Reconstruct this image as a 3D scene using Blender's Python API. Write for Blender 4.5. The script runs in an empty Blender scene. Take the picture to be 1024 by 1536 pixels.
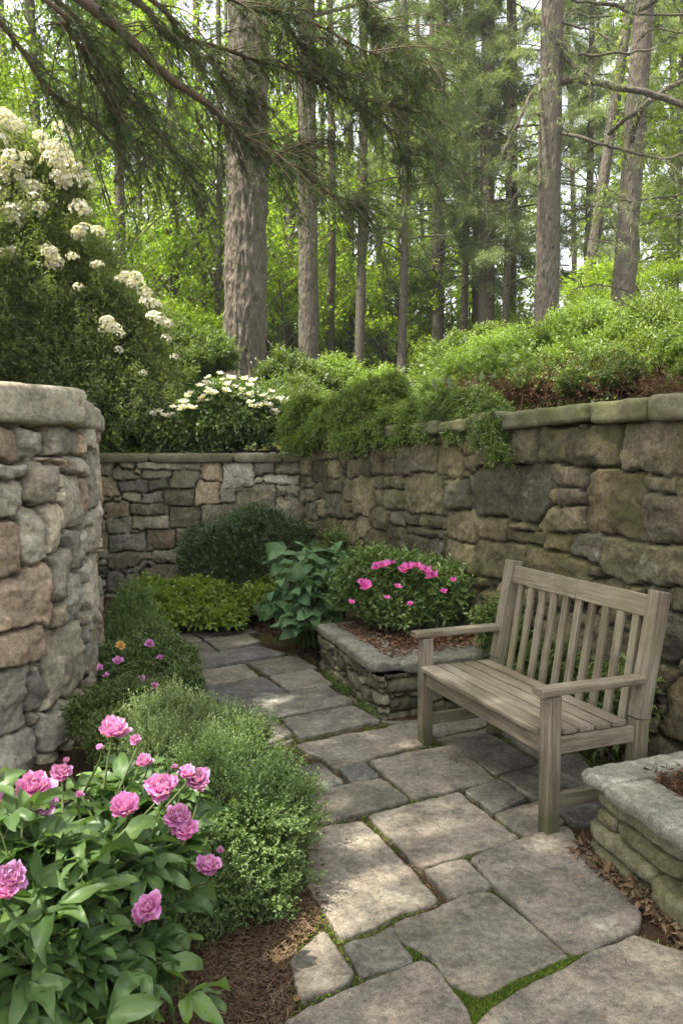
import bpy, math, random
import numpy as np
from mathutils import Vector
S=bpy.context.scene; C=S.collection
PI=math.pi; R=math.radians
rng=np.random.default_rng(7)
# ------------------------------------------------------------------ camera model (photo is 1024x1536)
FPX=1150.0; PITCH=math.atan(78/FPX); EYE=1.6
def ray(px,py):
    u=(px-512)/FPX; v=-(py-768)/FPX; c,s=math.cos(PITCH),math.sin(PITCH)
    return np.array([u, c+v*s, -s+v*c])
def at(px,py,Y):
    d=ray(px,py); return np.array([0,0,EYE])+d*(Y/d[1])
def gnd(px,py,z=0.0):
    d=ray(px,py); return np.array([0,0,EYE])+d*((z-EYE)/d[2])
def proj_x(p):
    c,s=math.cos(PITCH),math.sin(PITCH); w=p[2]-EYE; dep=p[1]*c-w*s
    return 512+FPX*p[0]/dep
# ------------------------------------------------------------------ numpy helpers
def unit(a): return a/np.maximum(np.linalg.norm(a,axis=-1,keepdims=True),1e-9)
def _h(ix,iy,iz,seed):
    n=(ix.astype(np.uint32)*np.uint32(374761393)+iy.astype(np.uint32)*np.uint32(668265263)+iz.astype(np.uint32)*np.uint32(2246822519)+np.uint32(seed*3266489917&0xffffffff))
    n=(n^(n>>np.uint32(13)))*np.uint32(1274126177); n=n^(n>>np.uint32(16))
    return (n&np.uint32(0xffffff)).astype(np.float64)/0x7fffff-1.0
def noise(P,seed=0):
    P=np.asarray(P,float); i=np.floor(P).astype(np.int64); f=P-i; f=f*f*(3-2*f)
    x,y,z=i[...,0],i[...,1],i[...,2]; fx,fy,fz=f[...,0],f[...,1],f[...,2]; r=0
    for dx in (0,1):
        for dy in (0,1):
            for dz in (0,1):
                w=(fx if dx else 1-fx)*(fy if dy else 1-fy)*(fz if dz else 1-fz)
                r=r+w*_h(x+dx,y+dy,z+dz,seed)
    return r
def fbm(P,o=4,seed=0):
    r=0;a=1;t=0
    for k in range(o):
        r=r+a*noise(np.asarray(P)*(2**k)+k*17.3,seed+k); t+=a; a*=.5
    return r/t
def sstep(a,b,x):
    t=np.clip((x-a)/(b-a),0,1); return t*t*(3-2*t)
def rdir(n,r=None):
    return unit((r or rng).normal(size=(n,3)))
# ------------------------------------------------------------------ mesh / object helpers
def mk(name,V,Fs,mat,parent=None,origin=None,col=None,tint=None,smooth=True):
    V=np.asarray(V,float)
    if origin is not None: V=V-np.asarray(origin)
    if not isinstance(Fs,(list,tuple)): Fs=[Fs]
    Fs=[np.asarray(f,np.int64) for f in Fs if len(f)]
    me=bpy.data.meshes.new(name); me.vertices.add(len(V)); me.vertices.foreach_set('co',V.astype(np.float32).ravel())
    li=np.concatenate([f.ravel() for f in Fs]); tot=np.concatenate([np.full(len(f),f.shape[1]) for f in Fs])
    st=np.concatenate([[0],np.cumsum(tot)[:-1]])
    me.loops.add(len(li)); me.loops.foreach_set('vertex_index',li.astype(np.int32))
    me.polygons.add(len(tot)); me.polygons.foreach_set('loop_start',st.astype(np.int32)); me.polygons.foreach_set('loop_total',tot.astype(np.int32))
    me.polygons.foreach_set('use_smooth',np.full(len(tot),smooth))
    if col is not None:
        a=me.attributes.new('col','FLOAT_COLOR','POINT'); c=np.ones((len(V),4),np.float32); c[:,:3]=col; a.data.foreach_set('color',c.ravel())
    if tint is not None:
        a=me.attributes.new('tint','FLOAT','POINT'); a.data.foreach_set('value',np.asarray(tint,np.float32))
    me.materials.append(mat); me.update(calc_edges=True); me.validate()
    o=bpy.data.objects.new(name,me); C.objects.link(o)
    if parent is not None: o.parent=parent
    return o
def thing(name,label,cat,loc=(0,0,0),group=None,rz=0):
    o=bpy.data.objects.new(name,None); C.objects.link(o); o.location=[float(a) for a in loc]; o.rotation_euler=(0,0,rz)
    o.empty_display_size=.1
    o['label']=label; o['category']=cat
    if group: o['group']=group
    return o
def tag(o,label,cat,group=None,kind=None):
    o['label']=label; o['category']=cat
    if group: o['group']=group
    if kind: o['kind']=kind
    return o
class MB:
    def __init__(s): s.V=[];s.F={};s.n=0;s.T=[];s.Cc=[]
    def add(s,V,F,tint=None,col=None):
        V=np.asarray(V,float); s.V.append(V)
        for f in (F if isinstance(F,list) else [F]):
            f=np.asarray(f,np.int64)
            if len(f): s.F.setdefault(f.shape[1],[]).append(f+s.n)
        s.n+=len(V); s.T.append(np.full(len(V),.5) if tint is None else np.broadcast_to(tint,(len(V),)))
        s.Cc.append(np.broadcast_to((.3,.3,.3) if col is None else col,(len(V),3)))
    def build(s,name,mat,parent=None,origin=None,smooth=True):
        return mk(name,np.concatenate(s.V),[np.concatenate(v) for v in s.F.values()],mat,parent,origin,col=np.concatenate(s.Cc),tint=np.concatenate(s.T),smooth=smooth)
def tube(mb,P,r,sides=8,rough=0,freq=6,seed=0,cap=True,tint=None,vs=1.0):
    P=np.asarray(P,float); n=len(P); r=np.broadcast_to(r,(n,))
    T=unit(np.gradient(P,axis=0)); up=np.array([0,0,1.]) if abs(T[0][2])<.9 else np.array([1.,0,0])
    A=unit(np.cross(T,up)); B=np.cross(T,A); th=np.arange(sides)*2*PI/sides
    ring=A[:,None]*np.cos(th)[None,:,None]+B[:,None]*np.sin(th)[None,:,None]
    rr=np.repeat(r[:,None],sides,1)
    if rough:
        q=P[:,None]+ring*rr[...,None]; q=q*np.array([freq,freq,freq*vs])
        nn=fbm(q,3,seed); rr=rr*(1+rough*nn-rough*.8*np.abs(noise(q*1.7,seed+5)))
    V=(P[:,None]+ring*rr[...,None]).reshape(-1,3)
    i=np.arange(n-1)[:,None]*sides; j=np.arange(sides)[None]; k=(j+1)%sides
    F=np.stack([i+j,i+k,i+sides+k,i+sides+j],-1).reshape(-1,4)
    mb.add(V,F,tint)
def curve(pts,n):
    pts=np.asarray(pts,float); m=len(pts); t=np.linspace(0,m-1,n); i=np.clip(t.astype(int),0,m-2); f=(t-i)[:,None]
    p0=pts[np.maximum(i-1,0)];p1=pts[i];p2=pts[i+1];p3=pts[np.minimum(i+2,m-1)]
    return .5*((2*p1)+(p2-p0)*f+(2*p0-5*p1+4*p2-p3)*f*f+(3*p1-p0-3*p2+p3)*f**3)
# leaves: arrays of base P, direction D, normal N, length L, width W
def leaves(mb,P,D,N,L,W,kind='rh',tint=None,fold=.18,r=None):
    r=r or rng; n=len(P)
    if n==0: return
    D=unit(D); N=unit(N-(N*D).sum(-1,keepdims=True)*D); Sd=np.cross(D,N)
    L=np.broadcast_to(L,(n,))[:,None]; W=np.broadcast_to(W,(n,))[:,None]
    if tint is None: tint=r.random(n)
    tint=np.broadcast_to(tint,(n,))
    if kind=='needle':
        V=np.stack([P-Sd*W*.5,P+Sd*W*.5,P+D*L],1); k=3; F=np.array([[0,1,2]])
    elif kind=='rh':
        m=P+D*L*.5
        V=np.stack([P,m-Sd*W*.5+N*W*fold,P+D*L-N*L*.06,m+Sd*W*.5+N*W*fold],1); k=4; F=np.array([[0,1,2],[0,2,3]])
    elif kind=='broad':
        tr_=np.array([0,.1,.25,.42,.6,.78,.92,1.]); wr=np.array([.04,.42,.86,1,.93,.66,.30,.0]); cr=np.array([-1,-.5,0,.5,1.])
        curl=r.uniform(.0,.30,n)[:,None,None,None]; rip=r.uniform(.0,.10,n)[:,None,None,None]; ph=r.uniform(0,6,n)[:,None,None,None]; tw=r.normal(size=n)[:,None,None,None]*.25
        T_=tr_[None,:,None,None]; Cc_=cr[None,None,:,None]; Wd=wr[None,:,None,None]; L4=L[:,:,None,None]; W4=W[:,:,None,None]
        V=P[:,None,None]+D[:,None,None]*L4*(T_-.18*curl*T_**2)+Sd[:,None,None]*W4*.5*Wd*Cc_*(1-fold*.5)+N[:,None,None]*(W4*fold*Wd*np.abs(Cc_)**1.4-L4*curl*T_**2+L4*rip*np.sin(T_*9+ph)*np.abs(Cc_)+W4*tw*Cc_*T_)
        k=40; q_=np.array([i*5+j for i in range(7) for j in range(4)]); F=np.concatenate([np.stack([q_,q_+1,q_+6],1),np.stack([q_,q_+6,q_+5],1)])
        idx=np.arange(n)[:,None,None]*k
        tv_=np.clip(tint[:,None,None]+np.array([0,.0,.16,.0,0])[None,None]+.10*(np.arange(8)%2)[None,:,None]*np.array([1,.6,0,.6,1])[None,None],0,1)
        mb.add(V.reshape(-1,3),(F[None]+idx).reshape(-1,3),tv_.reshape(-1)); return
    elif kind=='big':
        a=P+D*L*.28+N*L*.03; b=P+D*L*.68-N*L*.0; t=P+D*L*.97-N*L*.16; up=N*W*fold
        V=np.stack([P,a-Sd*W*.42+up,a,a+Sd*W*.42+up,b-Sd*W*.40+up*.7-N*L*.03,b,b+Sd*W*.40+up*.7-N*L*.03,t],1); k=8
        F=np.array([[0,2,1],[0,3,2],[1,2,5],[1,5,4],[2,3,6],[2,6,5],[4,5,7],[5,6,7]])
    idx=np.arange(n)[:,None,None]*k
    mb.add(V.reshape(-1,3),(F[None]+idx).reshape(-1,3),np.repeat(tint,k))
def sprigs(mb,B,D,L,k,ll,lw,kind='rh',spread=1.0,droop=0.0,tint=None,r=None,stems=0.0,tv=.35):
    r=r or rng; n=len(B); D=unit(D); L=np.broadcast_to(L,(n,))
    t=(np.arange(k)+r.random((n,k))*.8)/k
    P=B[:,None]+D[:,None]*(L[:,None]*t)[...,None]; P[...,2]-=droop*L[:,None]*t*t
    Rr=r.normal(size=(n,k,3)); Rr=unit(Rr-(Rr*D[:,None]).sum(-1,keepdims=True)*D[:,None])
    LD=unit(D[:,None]*.75+Rr*spread); LD[...,2]-=droop*.4
    N=r.normal(size=(n,k,3))*.55+np.array([0,0,1.])+D[:,None]*.3
    if tint is None: tint=r.random(n)
    tt=np.clip(np.repeat(tint,k)*(1-tv)+r.random(n*k)*tv+ (t.ravel()-.5)*.25,0,1)
    leaves(mb,P.reshape(-1,3),LD.reshape(-1,3),N.reshape(-1,3),ll*(.65+.6*r.random(n*k)),lw*(.7+.5*r.random(n*k)),kind,tt,r=r)
    if stems>0:
        Sd=unit(np.cross(D,rdir(n,r))); e=B+D*L[:,None]; e[:,2]-=droop*L
        V=np.stack([B-Sd*stems,B+Sd*stems,e],1).reshape(-1,3); mb.add(V,np.arange(n*3).reshape(-1,3),np.full(n*3,-.2))
def blob_points(blobs,n,r,shell=(.72,1.0),amp=.28,fr=2.2,low=-.35,gap=.25,seed=0):
    """blobs rows x,y,z,rx,ry,rz ; random points near the noisy surface of their union"""
    b=np.asarray(blobs,float); a=(b[:,3]*b[:,5])+b[:,3]*b[:,4]; a/=a.sum()
    P=[];O=[];got=0;it=0
    while got<n and it<30:
        it+=1; m=int(n*2.2)
        i=r.choice(len(b),m,p=a); u=rdir(m,r); ok=u[:,2]>low; i=i[ok];u=u[ok]
        R3=b[i,3:6]; q=u*R3
        nn=noise(b[i,:3]+q*fr/ (R3.mean(1,keepdims=True)) ,seed)+.5*noise(b[i,:3]*3+q*fr*2.3/(R3.mean(1,keepdims=True)),seed+3)
        rad=(1+amp*nn)*(shell[0]+(shell[1]-shell[0])*np.sqrt(r.random(len(i))))
        p=b[i,:3]+q*rad[:,None]
        inside=np.zeros(len(p),bool)
        for j in range(len(b)):
            e=np.linalg.norm((p-b[j,:3])/b[j,3:6],axis=1); inside|=(e<shell[0]*.82)&(i!=j)
        g=noise(p*(3.0/np.median(b[:,3])),seed+9)
        ok=~inside&(g>-1+gap+ .0)&((g+r.random(len(g))*.5)>(-.45+gap*.6))
        P.append(p[ok]);O.append(unit(u[ok]/R3[ok]*R3[ok].mean(1,keepdims=True))); got+=ok.sum()
    return np.concatenate(P)[:n],np.concatenate(O)[:n]
# ------------------------------------------------------------------ materials
def newmat(name):
    m=bpy.data.materials.new(name); m.use_nodes=True; nt=m.node_tree; nt.nodes.clear(); return m,nt
def nd(nt,t,**k):
    n=nt.nodes.new(t)
    for a,b in k.items(): setattr(n,a,b)
    return n
def lk(nt,a,b): nt.links.new(a,b)
def mixc(nt,fac,a,b,mode='MIX'):
    m=nd(nt,'ShaderNodeMix',data_type='RGBA',blend_type=mode)
    for s,v in ((0,fac),(6,a),(7,b)):
        if hasattr(v,'links') or hasattr(v,'is_linked'): lk(nt,v,m.inputs[s])
        elif s==0: m.inputs[0].default_value=v
        else: m.inputs[s].default_value=(*v,1)
    return m.outputs[2]
def tex(nt,scale,detail=4,rough=.6,vec=None,kind='ShaderNodeTexNoise',dist=0):
    n=nd(nt,kind); n.inputs['Scale'].default_value=scale
    if 'Detail' in n.inputs: n.inputs['Detail'].default_value=detail
    if 'Roughness' in n.inputs: n.inputs['Roughness'].default_value=rough
    if dist and 'Distortion' in n.inputs: n.inputs['Distortion'].default_value=dist
    if vec is not None: lk(nt,vec,n.inputs['Vector'])
    return n
def ramp(nt,src,a,b,c0=(0,0,0),c1=(1,1,1)):
    r_=nd(nt,'ShaderNodeValToRGB'); e=r_.color_ramp.elements; e[0].position=a;e[1].position=b;e[0].color=(*c0,1);e[1].color=(*c1,1); lk(nt,src,r_.inputs[0]); return r_.outputs[0]
def coords(nt,scale=(1,1,1)):
    g=nd(nt,'ShaderNodeNewGeometry'); mp=nd(nt,'ShaderNodeMapping'); mp.inputs['Scale'].default_value=scale; lk(nt,g.outputs['Position'],mp.inputs[0]); return mp.outputs[0],g
def finish(nt,color,rough=.8,bump=None,bs=.3,bd=.01,spec=.3,norm=None):
    p=nd(nt,'ShaderNodeBsdfPrincipled'); o=nd(nt,'ShaderNodeOutputMaterial')
    if hasattr(color,'is_linked'): lk(nt,color,p.inputs['Base Color'])
    else: p.inputs['Base Color'].default_value=(*color,1)
    if hasattr(rough,'is_linked'): lk(nt,rough,p.inputs['Roughness'])
    else: p.inputs['Roughness'].default_value=rough
    p.inputs['Specular IOR Level'].default_value=spec
    if bump is not None:
        b=nd(nt,'ShaderNodeBump'); b.inputs['Strength'].default_value=bs; b.inputs['Distance'].default_value=bd; lk(nt,bump,b.inputs['Height']); lk(nt,b.outputs[0],p.inputs['Normal'])
    lk(nt,p.outputs[0],o.inputs[0]); return p
def mat_stone(name,moss=.35,mosscol=(.075,.085,.025),gain=1.0,topmoss=.5,bd=.012,speck=.5):
    m,nt=newmat(name); a=nd(nt,'ShaderNodeAttribute',attribute_name='col'); v,g=coords(nt)
    n1=tex(nt,5,9,.72,v,dist=.25); n2=tex(nt,38,6,.75,v); n3=tex(nt,2.3,5,.65,v,dist=.6); n4=tex(nt,240,2,.6,v)
    c=mixc(nt,1,a.outputs[0],ramp(nt,n1.outputs[0],.28,.72,(.45*gain,.43*gain,.40*gain),(1.5*gain,1.47*gain,1.38*gain)),'MULTIPLY')
    c=mixc(nt,.75*speck,c,ramp(nt,n2.outputs[0],.33,.68,(.35,.35,.35),(1.6,1.6,1.6)),'MULTIPLY')
    c=mixc(nt,.55*speck,c,ramp(nt,n4.outputs[0],.36,.64,(.45,.45,.45),(1.5,1.5,1.5)),'MULTIPLY')
    # pale lichen blooms
    n5=tex(nt,4.3,8,.75,v,dist=.3); n6=tex(nt,31,6,.7,v)
    lich=nd(nt,'ShaderNodeMath',operation='MULTIPLY'); lk(nt,ramp(nt,n5.outputs[0],.54,.66),lich.inputs[0]); lk(nt,ramp(nt,n6.outputs[0],.42,.6),lich.inputs[1])
    l2=nd(nt,'ShaderNodeMath',operation='MULTIPLY'); lk(nt,lich.outputs[0],l2.inputs[0]); l2.inputs[1].default_value=.5
    c=mixc(nt,l2.outputs[0],c,(.40,.40,.33))
    # moss and algae stains
    sx=nd(nt,'ShaderNodeSeparateXYZ'); lk(nt,g.outputs['Normal'],sx.inputs[0])
    up=nd(nt,'ShaderNodeMath',operation='MULTIPLY_ADD'); lk(nt,sx.outputs[2],up.inputs[0]); up.inputs[1].default_value=topmoss*.22; lk(nt,n3.outputs[0],up.inputs[2])
    f=ramp(nt,up.outputs[0],.60-.22*moss,.80-.22*moss); f2=nd(nt,'ShaderNodeMath',operation='MULTIPLY'); lk(nt,f,f2.inputs[0]); lk(nt,ramp(nt,n6.outputs[0],.25,.62),f2.inputs[1])
    f3=nd(nt,'ShaderNodeMath',operation='MULTIPLY'); lk(nt,f2.outputs[0],f3.inputs[0]); f3.inputs[1].default_value=.85
    c=mixc(nt,f3.outputs[0],c,mosscol)
    ad=nd(nt,'ShaderNodeMath',operation='ADD'); lk(nt,n1.outputs[0],ad.inputs[0]); 
    m2=nd(nt,'ShaderNodeMath',operation='MULTIPLY'); lk(nt,n2.outputs[0],m2.inputs[0]); m2.inputs[1].default_value=.35; lk(nt,m2.outputs[0],ad.inputs[1])
    ad2=nd(nt,'ShaderNodeMath',operation='MULTIPLY_ADD'); lk(nt,n4.outputs[0],ad2.inputs[0]); ad2.inputs[1].default_value=.12; lk(nt,ad.outputs[0],ad2.inputs[2])
    finish(nt,c,.9,ad2.outputs[0],.9,bd,.25); return m
def mat_leaf(name,a,b,rough=.5,trans=.35,spec=.4,c=None):
    m,nt=newmat(name); t=nd(nt,'ShaderNodeAttribute',attribute_name='tint'); oi=nd(nt,'ShaderNodeObjectInfo')
    r_=nd(nt,'ShaderNodeValToRGB'); e=r_.color_ramp.elements; e[0].position=0;e[1].position=1; e[0].color=(*a,1); e[1].color=(*b,1)
    if c: x=e.new(.93); x.color=(*b,1); e[-1].color=(*c,1)
    lk(nt,t.outputs['Fac'],r_.inputs[0])
    hs=nd(nt,'ShaderNodeHueSaturation'); lk(nt,r_.outputs[0],hs.inputs['Color'])
    mr=nd(nt,'ShaderNodeMapRange'); lk(nt,oi.outputs['Random'],mr.inputs[0]); mr.inputs[3].default_value=.78; mr.inputs[4].default_value=1.22; lk(nt,mr.outputs[0],hs.inputs['Value'])
    p=nd(nt,'ShaderNodeBsdfPrincipled'); lk(nt,hs.outputs[0],p.inputs['Base Color']); p.inputs['Roughness'].default_value=rough; p.inputs['Specular IOR Level'].default_value=spec
    tr=nd(nt,'ShaderNodeBsdfTranslucent'); mm=mixc(nt,1,hs.outputs[0],(1.25,1.35,.55),'MULTIPLY'); lk(nt,mm,tr.inputs[0])
    ms=nd(nt,'ShaderNodeMixShader'); ms.inputs[0].default_value=trans; lk(nt,p.outputs[0],ms.inputs[1]); lk(nt,tr.outputs[0],ms.inputs[2])
    o=nd(nt,'ShaderNodeOutputMaterial'); lk(nt,ms.outputs[0],o.inputs[0]); return m
def mat_petal(name,a,b,trans=.3):
    return mat_leaf(name,a,b,.6,trans,.2)
def mat_bark(name,a,b,zs=.22,sc=14,bd=.03):
    m,nt=newmat(name); v,g=coords(nt,(1,1,zs)); n=tex(nt,sc,8,.65,v); w=tex(nt,sc*.9,1,.5,v,'ShaderNodeTexVoronoi'); n2=tex(nt,2,4,.6,v)
    ad=nd(nt,'ShaderNodeMath',operation='ADD'); lk(nt,n.outputs[0],ad.inputs[0]); lk(nt,w.outputs['Distance'],ad.inputs[1])
    c=ramp(nt,ad.outputs[0],.62,1.15,a,b); c=mixc(nt,.5,c,ramp(nt,n2.outputs[0],.3,.7,(.6,.62,.6),(1.2,1.2,1.15)),'MULTIPLY')
    finish(nt,c,.9,ad.outputs[0],.9,bd,.1); return m
def mat_wood():
    m,nt=newmat('weathered_wood'); tc=nd(nt,'ShaderNodeTexCoord'); mp=nd(nt,'ShaderNodeMapping'); mp.inputs['Scale'].default_value=(1,1,1)
    at_=nd(nt,'ShaderNodeAttribute',attribute_name='grain'); lk(nt,at_.outputs['Vector'],mp.inputs[0])
    mp2=nd(nt,'ShaderNodeMapping'); mp2.inputs['Scale'].default_value=(2.0,45,45); lk(nt,mp.outputs[0],mp2.inputs[0])
    n=tex(nt,1.6,7,.7,mp2.outputs[0],dist=.3); mp3=nd(nt,'ShaderNodeMapping'); mp3.inputs['Scale'].default_value=(6,160,160); lk(nt,mp.outputs[0],mp3.inputs[0]); n2=tex(nt,1,4,.7,mp3.outputs[0])
    v,g=coords(nt); n3=tex(nt,5,5,.6,v); n4=tex(nt,1.7,3,.5,v)
    c=ramp(nt,n.outputs[0],.3,.72,(.115,.09,.06),(.33,.285,.215)); c=mixc(nt,.55,c,ramp(nt,n2.outputs[0],.35,.65,(.62,.6,.56),(1.25,1.25,1.25)),'MULTIPLY')
    c=mixc(nt,.8,c,ramp(nt,n3.outputs[0],.3,.7,(.72,.70,.62),(1.18,1.2,1.22)),'MULTIPLY')
    c=mixc(nt,ramp(nt,n4.outputs[0],.55,.85),c,(.19,.17,.09))
    mp4=nd(nt,'ShaderNodeMapping'); mp4.inputs['Scale'].default_value=(1.3,1.1,1.1); lk(nt,mp.outputs[0],mp4.inputs[0]); n5=tex(nt,1.0,2,.5,mp4.outputs[0])
    c=mixc(nt,.9,c,ramp(nt,n5.outputs[0],.36,.64,(.66,.63,.58),(1.22,1.25,1.3)),'MULTIPLY')
    sz=nd(nt,'ShaderNodeSeparateXYZ'); lk(nt,v,sz.inputs[0]); az=nd(nt,'ShaderNodeMath',operation='MULTIPLY_ADD'); lk(nt,n3.outputs[0],az.inputs[0]); az.inputs[1].default_value=-.16; lk(nt,sz.outputs[2],az.inputs[2])
    c=mixc(nt,ramp(nt,az.outputs[0],-.05,.06,(.8,.8,.8),(0,0,0)),c,(.075,.075,.035))
    ck=ramp(nt,n2.outputs[0],.66,.70,(0,0,0),(.75,.75,.75)); c=mixc(nt,ck,c,(.05,.04,.03))
    ad=nd(nt,'ShaderNodeMath',operation='ADD'); lk(nt,n.outputs[0],ad.inputs[0]); lk(nt,n2.outputs[0],ad.inputs[1])
    finish(nt,c,.75,ad.outputs[0],.5,.003,.3); return m
def mat_soil(name,a,b):
    m,nt=newmat(name); v,g=coords(nt); n=tex(nt,9,8,.75,v); n2=tex(nt,70,5,.7,v)
    c=ramp(nt,n.outputs[0],.3,.7,a,b); c=mixc(nt,.8,c,ramp(nt,n2.outputs[0],.3,.7,(.45,.45,.45),(1.5,1.45,1.4)),'MULTIPLY')
    ad=nd(nt,'ShaderNodeMath',operation='ADD'); lk(nt,n.outputs[0],ad.inputs[0]); lk(nt,n2.outputs[0],ad.inputs[1])
    finish(nt,c,.95,ad.outputs[0],1,.02,.1); return m
M={}
M['wall']=mat_stone('mossy_fieldstone',.6,(.085,.085,.028),bd=.02,speck=1.0)
M['wall_left']=mat_stone('pale_fieldstone',.12,(.12,.12,.05),topmoss=.3,bd=.02,speck=.9)
M['cap']=mat_stone('mossy_coping',.75,(.09,.10,.03),topmoss=1.1)
M['flag']=mat_stone('flagstone',.12,(.075,.085,.035),topmoss=0,bd=.009,speck=.95)
M['granite']=mat_stone('grey_granite',.45,(.10,.105,.05),topmoss=.0,speck=1.0)
M['wood']=mat_wood()
M['soil']=mat_soil('mulch_soil',(.035,.022,.014),(.12,.075,.045))
M['floor']=mat_soil('forest_floor',(.03,.025,.012),(.09,.075,.03))
M['bark']=mat_bark('furrowed_bark',(.027,.023,.019),(.14,.118,.093),.30,15,.06)
M['bark2']=mat_bark('fine_bark',(.033,.028,.022),(.115,.098,.077),.34,22,.025)
M['twig']=mat_bark('twig_bark',(.05,.035,.025),(.15,.11,.08),1,30,.004)
M['greenstem']=mat_leaf('green_stem',(.05,.09,.02),(.10,.13,.03),.6,.1)
M['peonyleaf']=mat_leaf('peony_leaf',(.07,.135,.04),(.17,.27,.09),.42,.35,.4,(.16,.27,.05))
M['peony']=mat_petal('peony_petal',(.52,.10,.40),(.80,.42,.74),.25)
M['azpetal']=mat_petal('azalea_petal',(.60,.07,.36),(.74,.22,.54))
M['white']=mat_petal('cream_petal',(.80,.72,.60),(.88,.86,.80),.2)
M['yellow']=mat_petal('orange_petal',(.75,.35,.10),(.85,.62,.25))
M['fine']=mat_leaf('fine_shrub_leaf',(.075,.125,.038),(.22,.31,.11),.5,.35,.35)
M['finedark']=mat_leaf('dark_shrub_leaf',(.035,.065,.025),(.10,.14,.055),.45,.25)
M['azleaf']=mat_leaf('azalea_leaf',(.065,.12,.03),(.20,.28,.085),.4,.3)
M['lime']=mat_leaf('lime_leaf',(.11,.17,.02),(.26,.34,.055),.5,.4)
M['hosta']=mat_leaf('broad_leaf',(.055,.115,.045),(.12,.20,.085),.5,.25,.3)
M['bright']=mat_leaf('bright_shrub_leaf',(.085,.135,.03),(.23,.31,.065),.45,.4)
M['mid']=mat_leaf('hill_shrub_leaf',(.07,.11,.028),(.17,.23,.06),.45,.35)
M['rhodo']=mat_leaf('rhododendron_leaf',(.13,.175,.055),(.34,.39,.15),.5,.4)
M['decid']=mat_leaf('deciduous_leaf',(.11,.18,.018),(.32,.42,.05),.5,.45)
M['deciddk']=mat_leaf('woodland_leaf',(.065,.11,.025),(.17,.24,.055),.5,.4)
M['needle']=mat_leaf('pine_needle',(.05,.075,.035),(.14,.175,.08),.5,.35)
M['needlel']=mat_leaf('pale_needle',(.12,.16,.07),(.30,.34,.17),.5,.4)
M['brown']=mat_leaf('dry_leaf',(.055,.028,.014),(.18,.10,.055),.7,.15,.2)
M['moss']=mat_leaf('joint_moss',(.06,.10,.015),(.20,.27,.05),.8,.2,.1)
M['dryst']=mat_leaf('needle_litter',(.06,.036,.02),(.24,.165,.10),.8,.1,.1)

M['sapleaf']=mat_leaf('sapling_leaf',(.15,.22,.02),(.36,.47,.06),.5,.55)

M['silver']=mat_leaf('pale_shrub_leaf',(.10,.155,.055),(.28,.36,.16),.5,.35)
# ------------------------------------------------------------------ stone surfaces
def path_sampler(pts,n=4,straight=False):
    pts=np.asarray(pts,float)
    P=pts if straight else curve(np.c_[pts,np.zeros(len(pts))],max(200,len(pts)*40))[:,:2]
    d=np.r_[0,np.cumsum(np.linalg.norm(np.diff(P,axis=0),axis=1))]
    def f(s):
        x=np.interp(s,d,P[:,0]); y=np.interp(s,d,P[:,1]); e=.04
        x2=np.interp(s+e,d,P[:,0])-np.interp(s-e,d,P[:,0]); y2=np.interp(s+e,d,P[:,1])-np.interp(s-e,d,P[:,1]); l=np.hypot(x2,y2)
        return x,y,x2/l,y2/l
    return f,d[-1]
def px_rects(f,L,rects,s0,s1,org,sc):
    """rectangles seen in the picture -> (s,z,half s,half z) on the wall"""
    ss=np.linspace(s0,s1,600); x,y,_,_=f(ss); pxs=np.array([proj_x((a,b,1.2)) for a,b in zip(x,y)])
    o=np.argsort(pxs); out=[]
    for (a,b,c,d) in rects:
        a,c=org[0]+a*sc,org[0]+c*sc; b,d=org[1]+b*sc,org[1]+d*sc
        sa,sb=np.interp([a,c],pxs[o],ss[o]); sm=(sa+sb)/2; xm,ym,_,_=f(sm)
        zt=at((a+c)/2,b,ym)[2]; zb=at((a+c)/2,d,ym)[2]
        # outside of the picture the map saturates: keep width from the height
        hs=abs(sb-sa)/2
        if hs<.02: continue
        out.append((sm,(zt+zb)/2,hs,abs(zt-zb)/2))
    return out
def sdf_rects(p,q,cx,cz,a,b,rr=.42):
    r_=np.minimum(a,b)*rr; dx=np.abs(p-cx)-(a-r_); dz=np.abs(q-cz)-(b-r_)
    return np.hypot(np.maximum(dx,0),np.maximum(dz,0))+np.minimum(np.maximum(dx,dz),0)-r_
def fill(stones,L,z0,z1,sizes,r,asp=(1.2,2.2),ntry=6000,s0=0.0):
    st=list(stones)
    for (mx,mn) in sizes:
        A=np.array(st) if st else np.zeros((0,4))
        for _ in range(ntry):
            s=r.uniform(s0,L); z=r.uniform(z0,z1); h=r.uniform(mn,mx)/2; w=h*r.uniform(*asp)
            if z-h<z0-.05 or z+h>z1+.02: continue
            if len(A):
                ov=(np.abs(A[:,0]-s)<(A[:,2]+w)*.93)&(np.abs(A[:,1]-z)<(A[:,3]+h)*.93)
                if ov.any(): continue
            st.append((s,z,w,h)); A=np.array(st)
    return st
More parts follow.
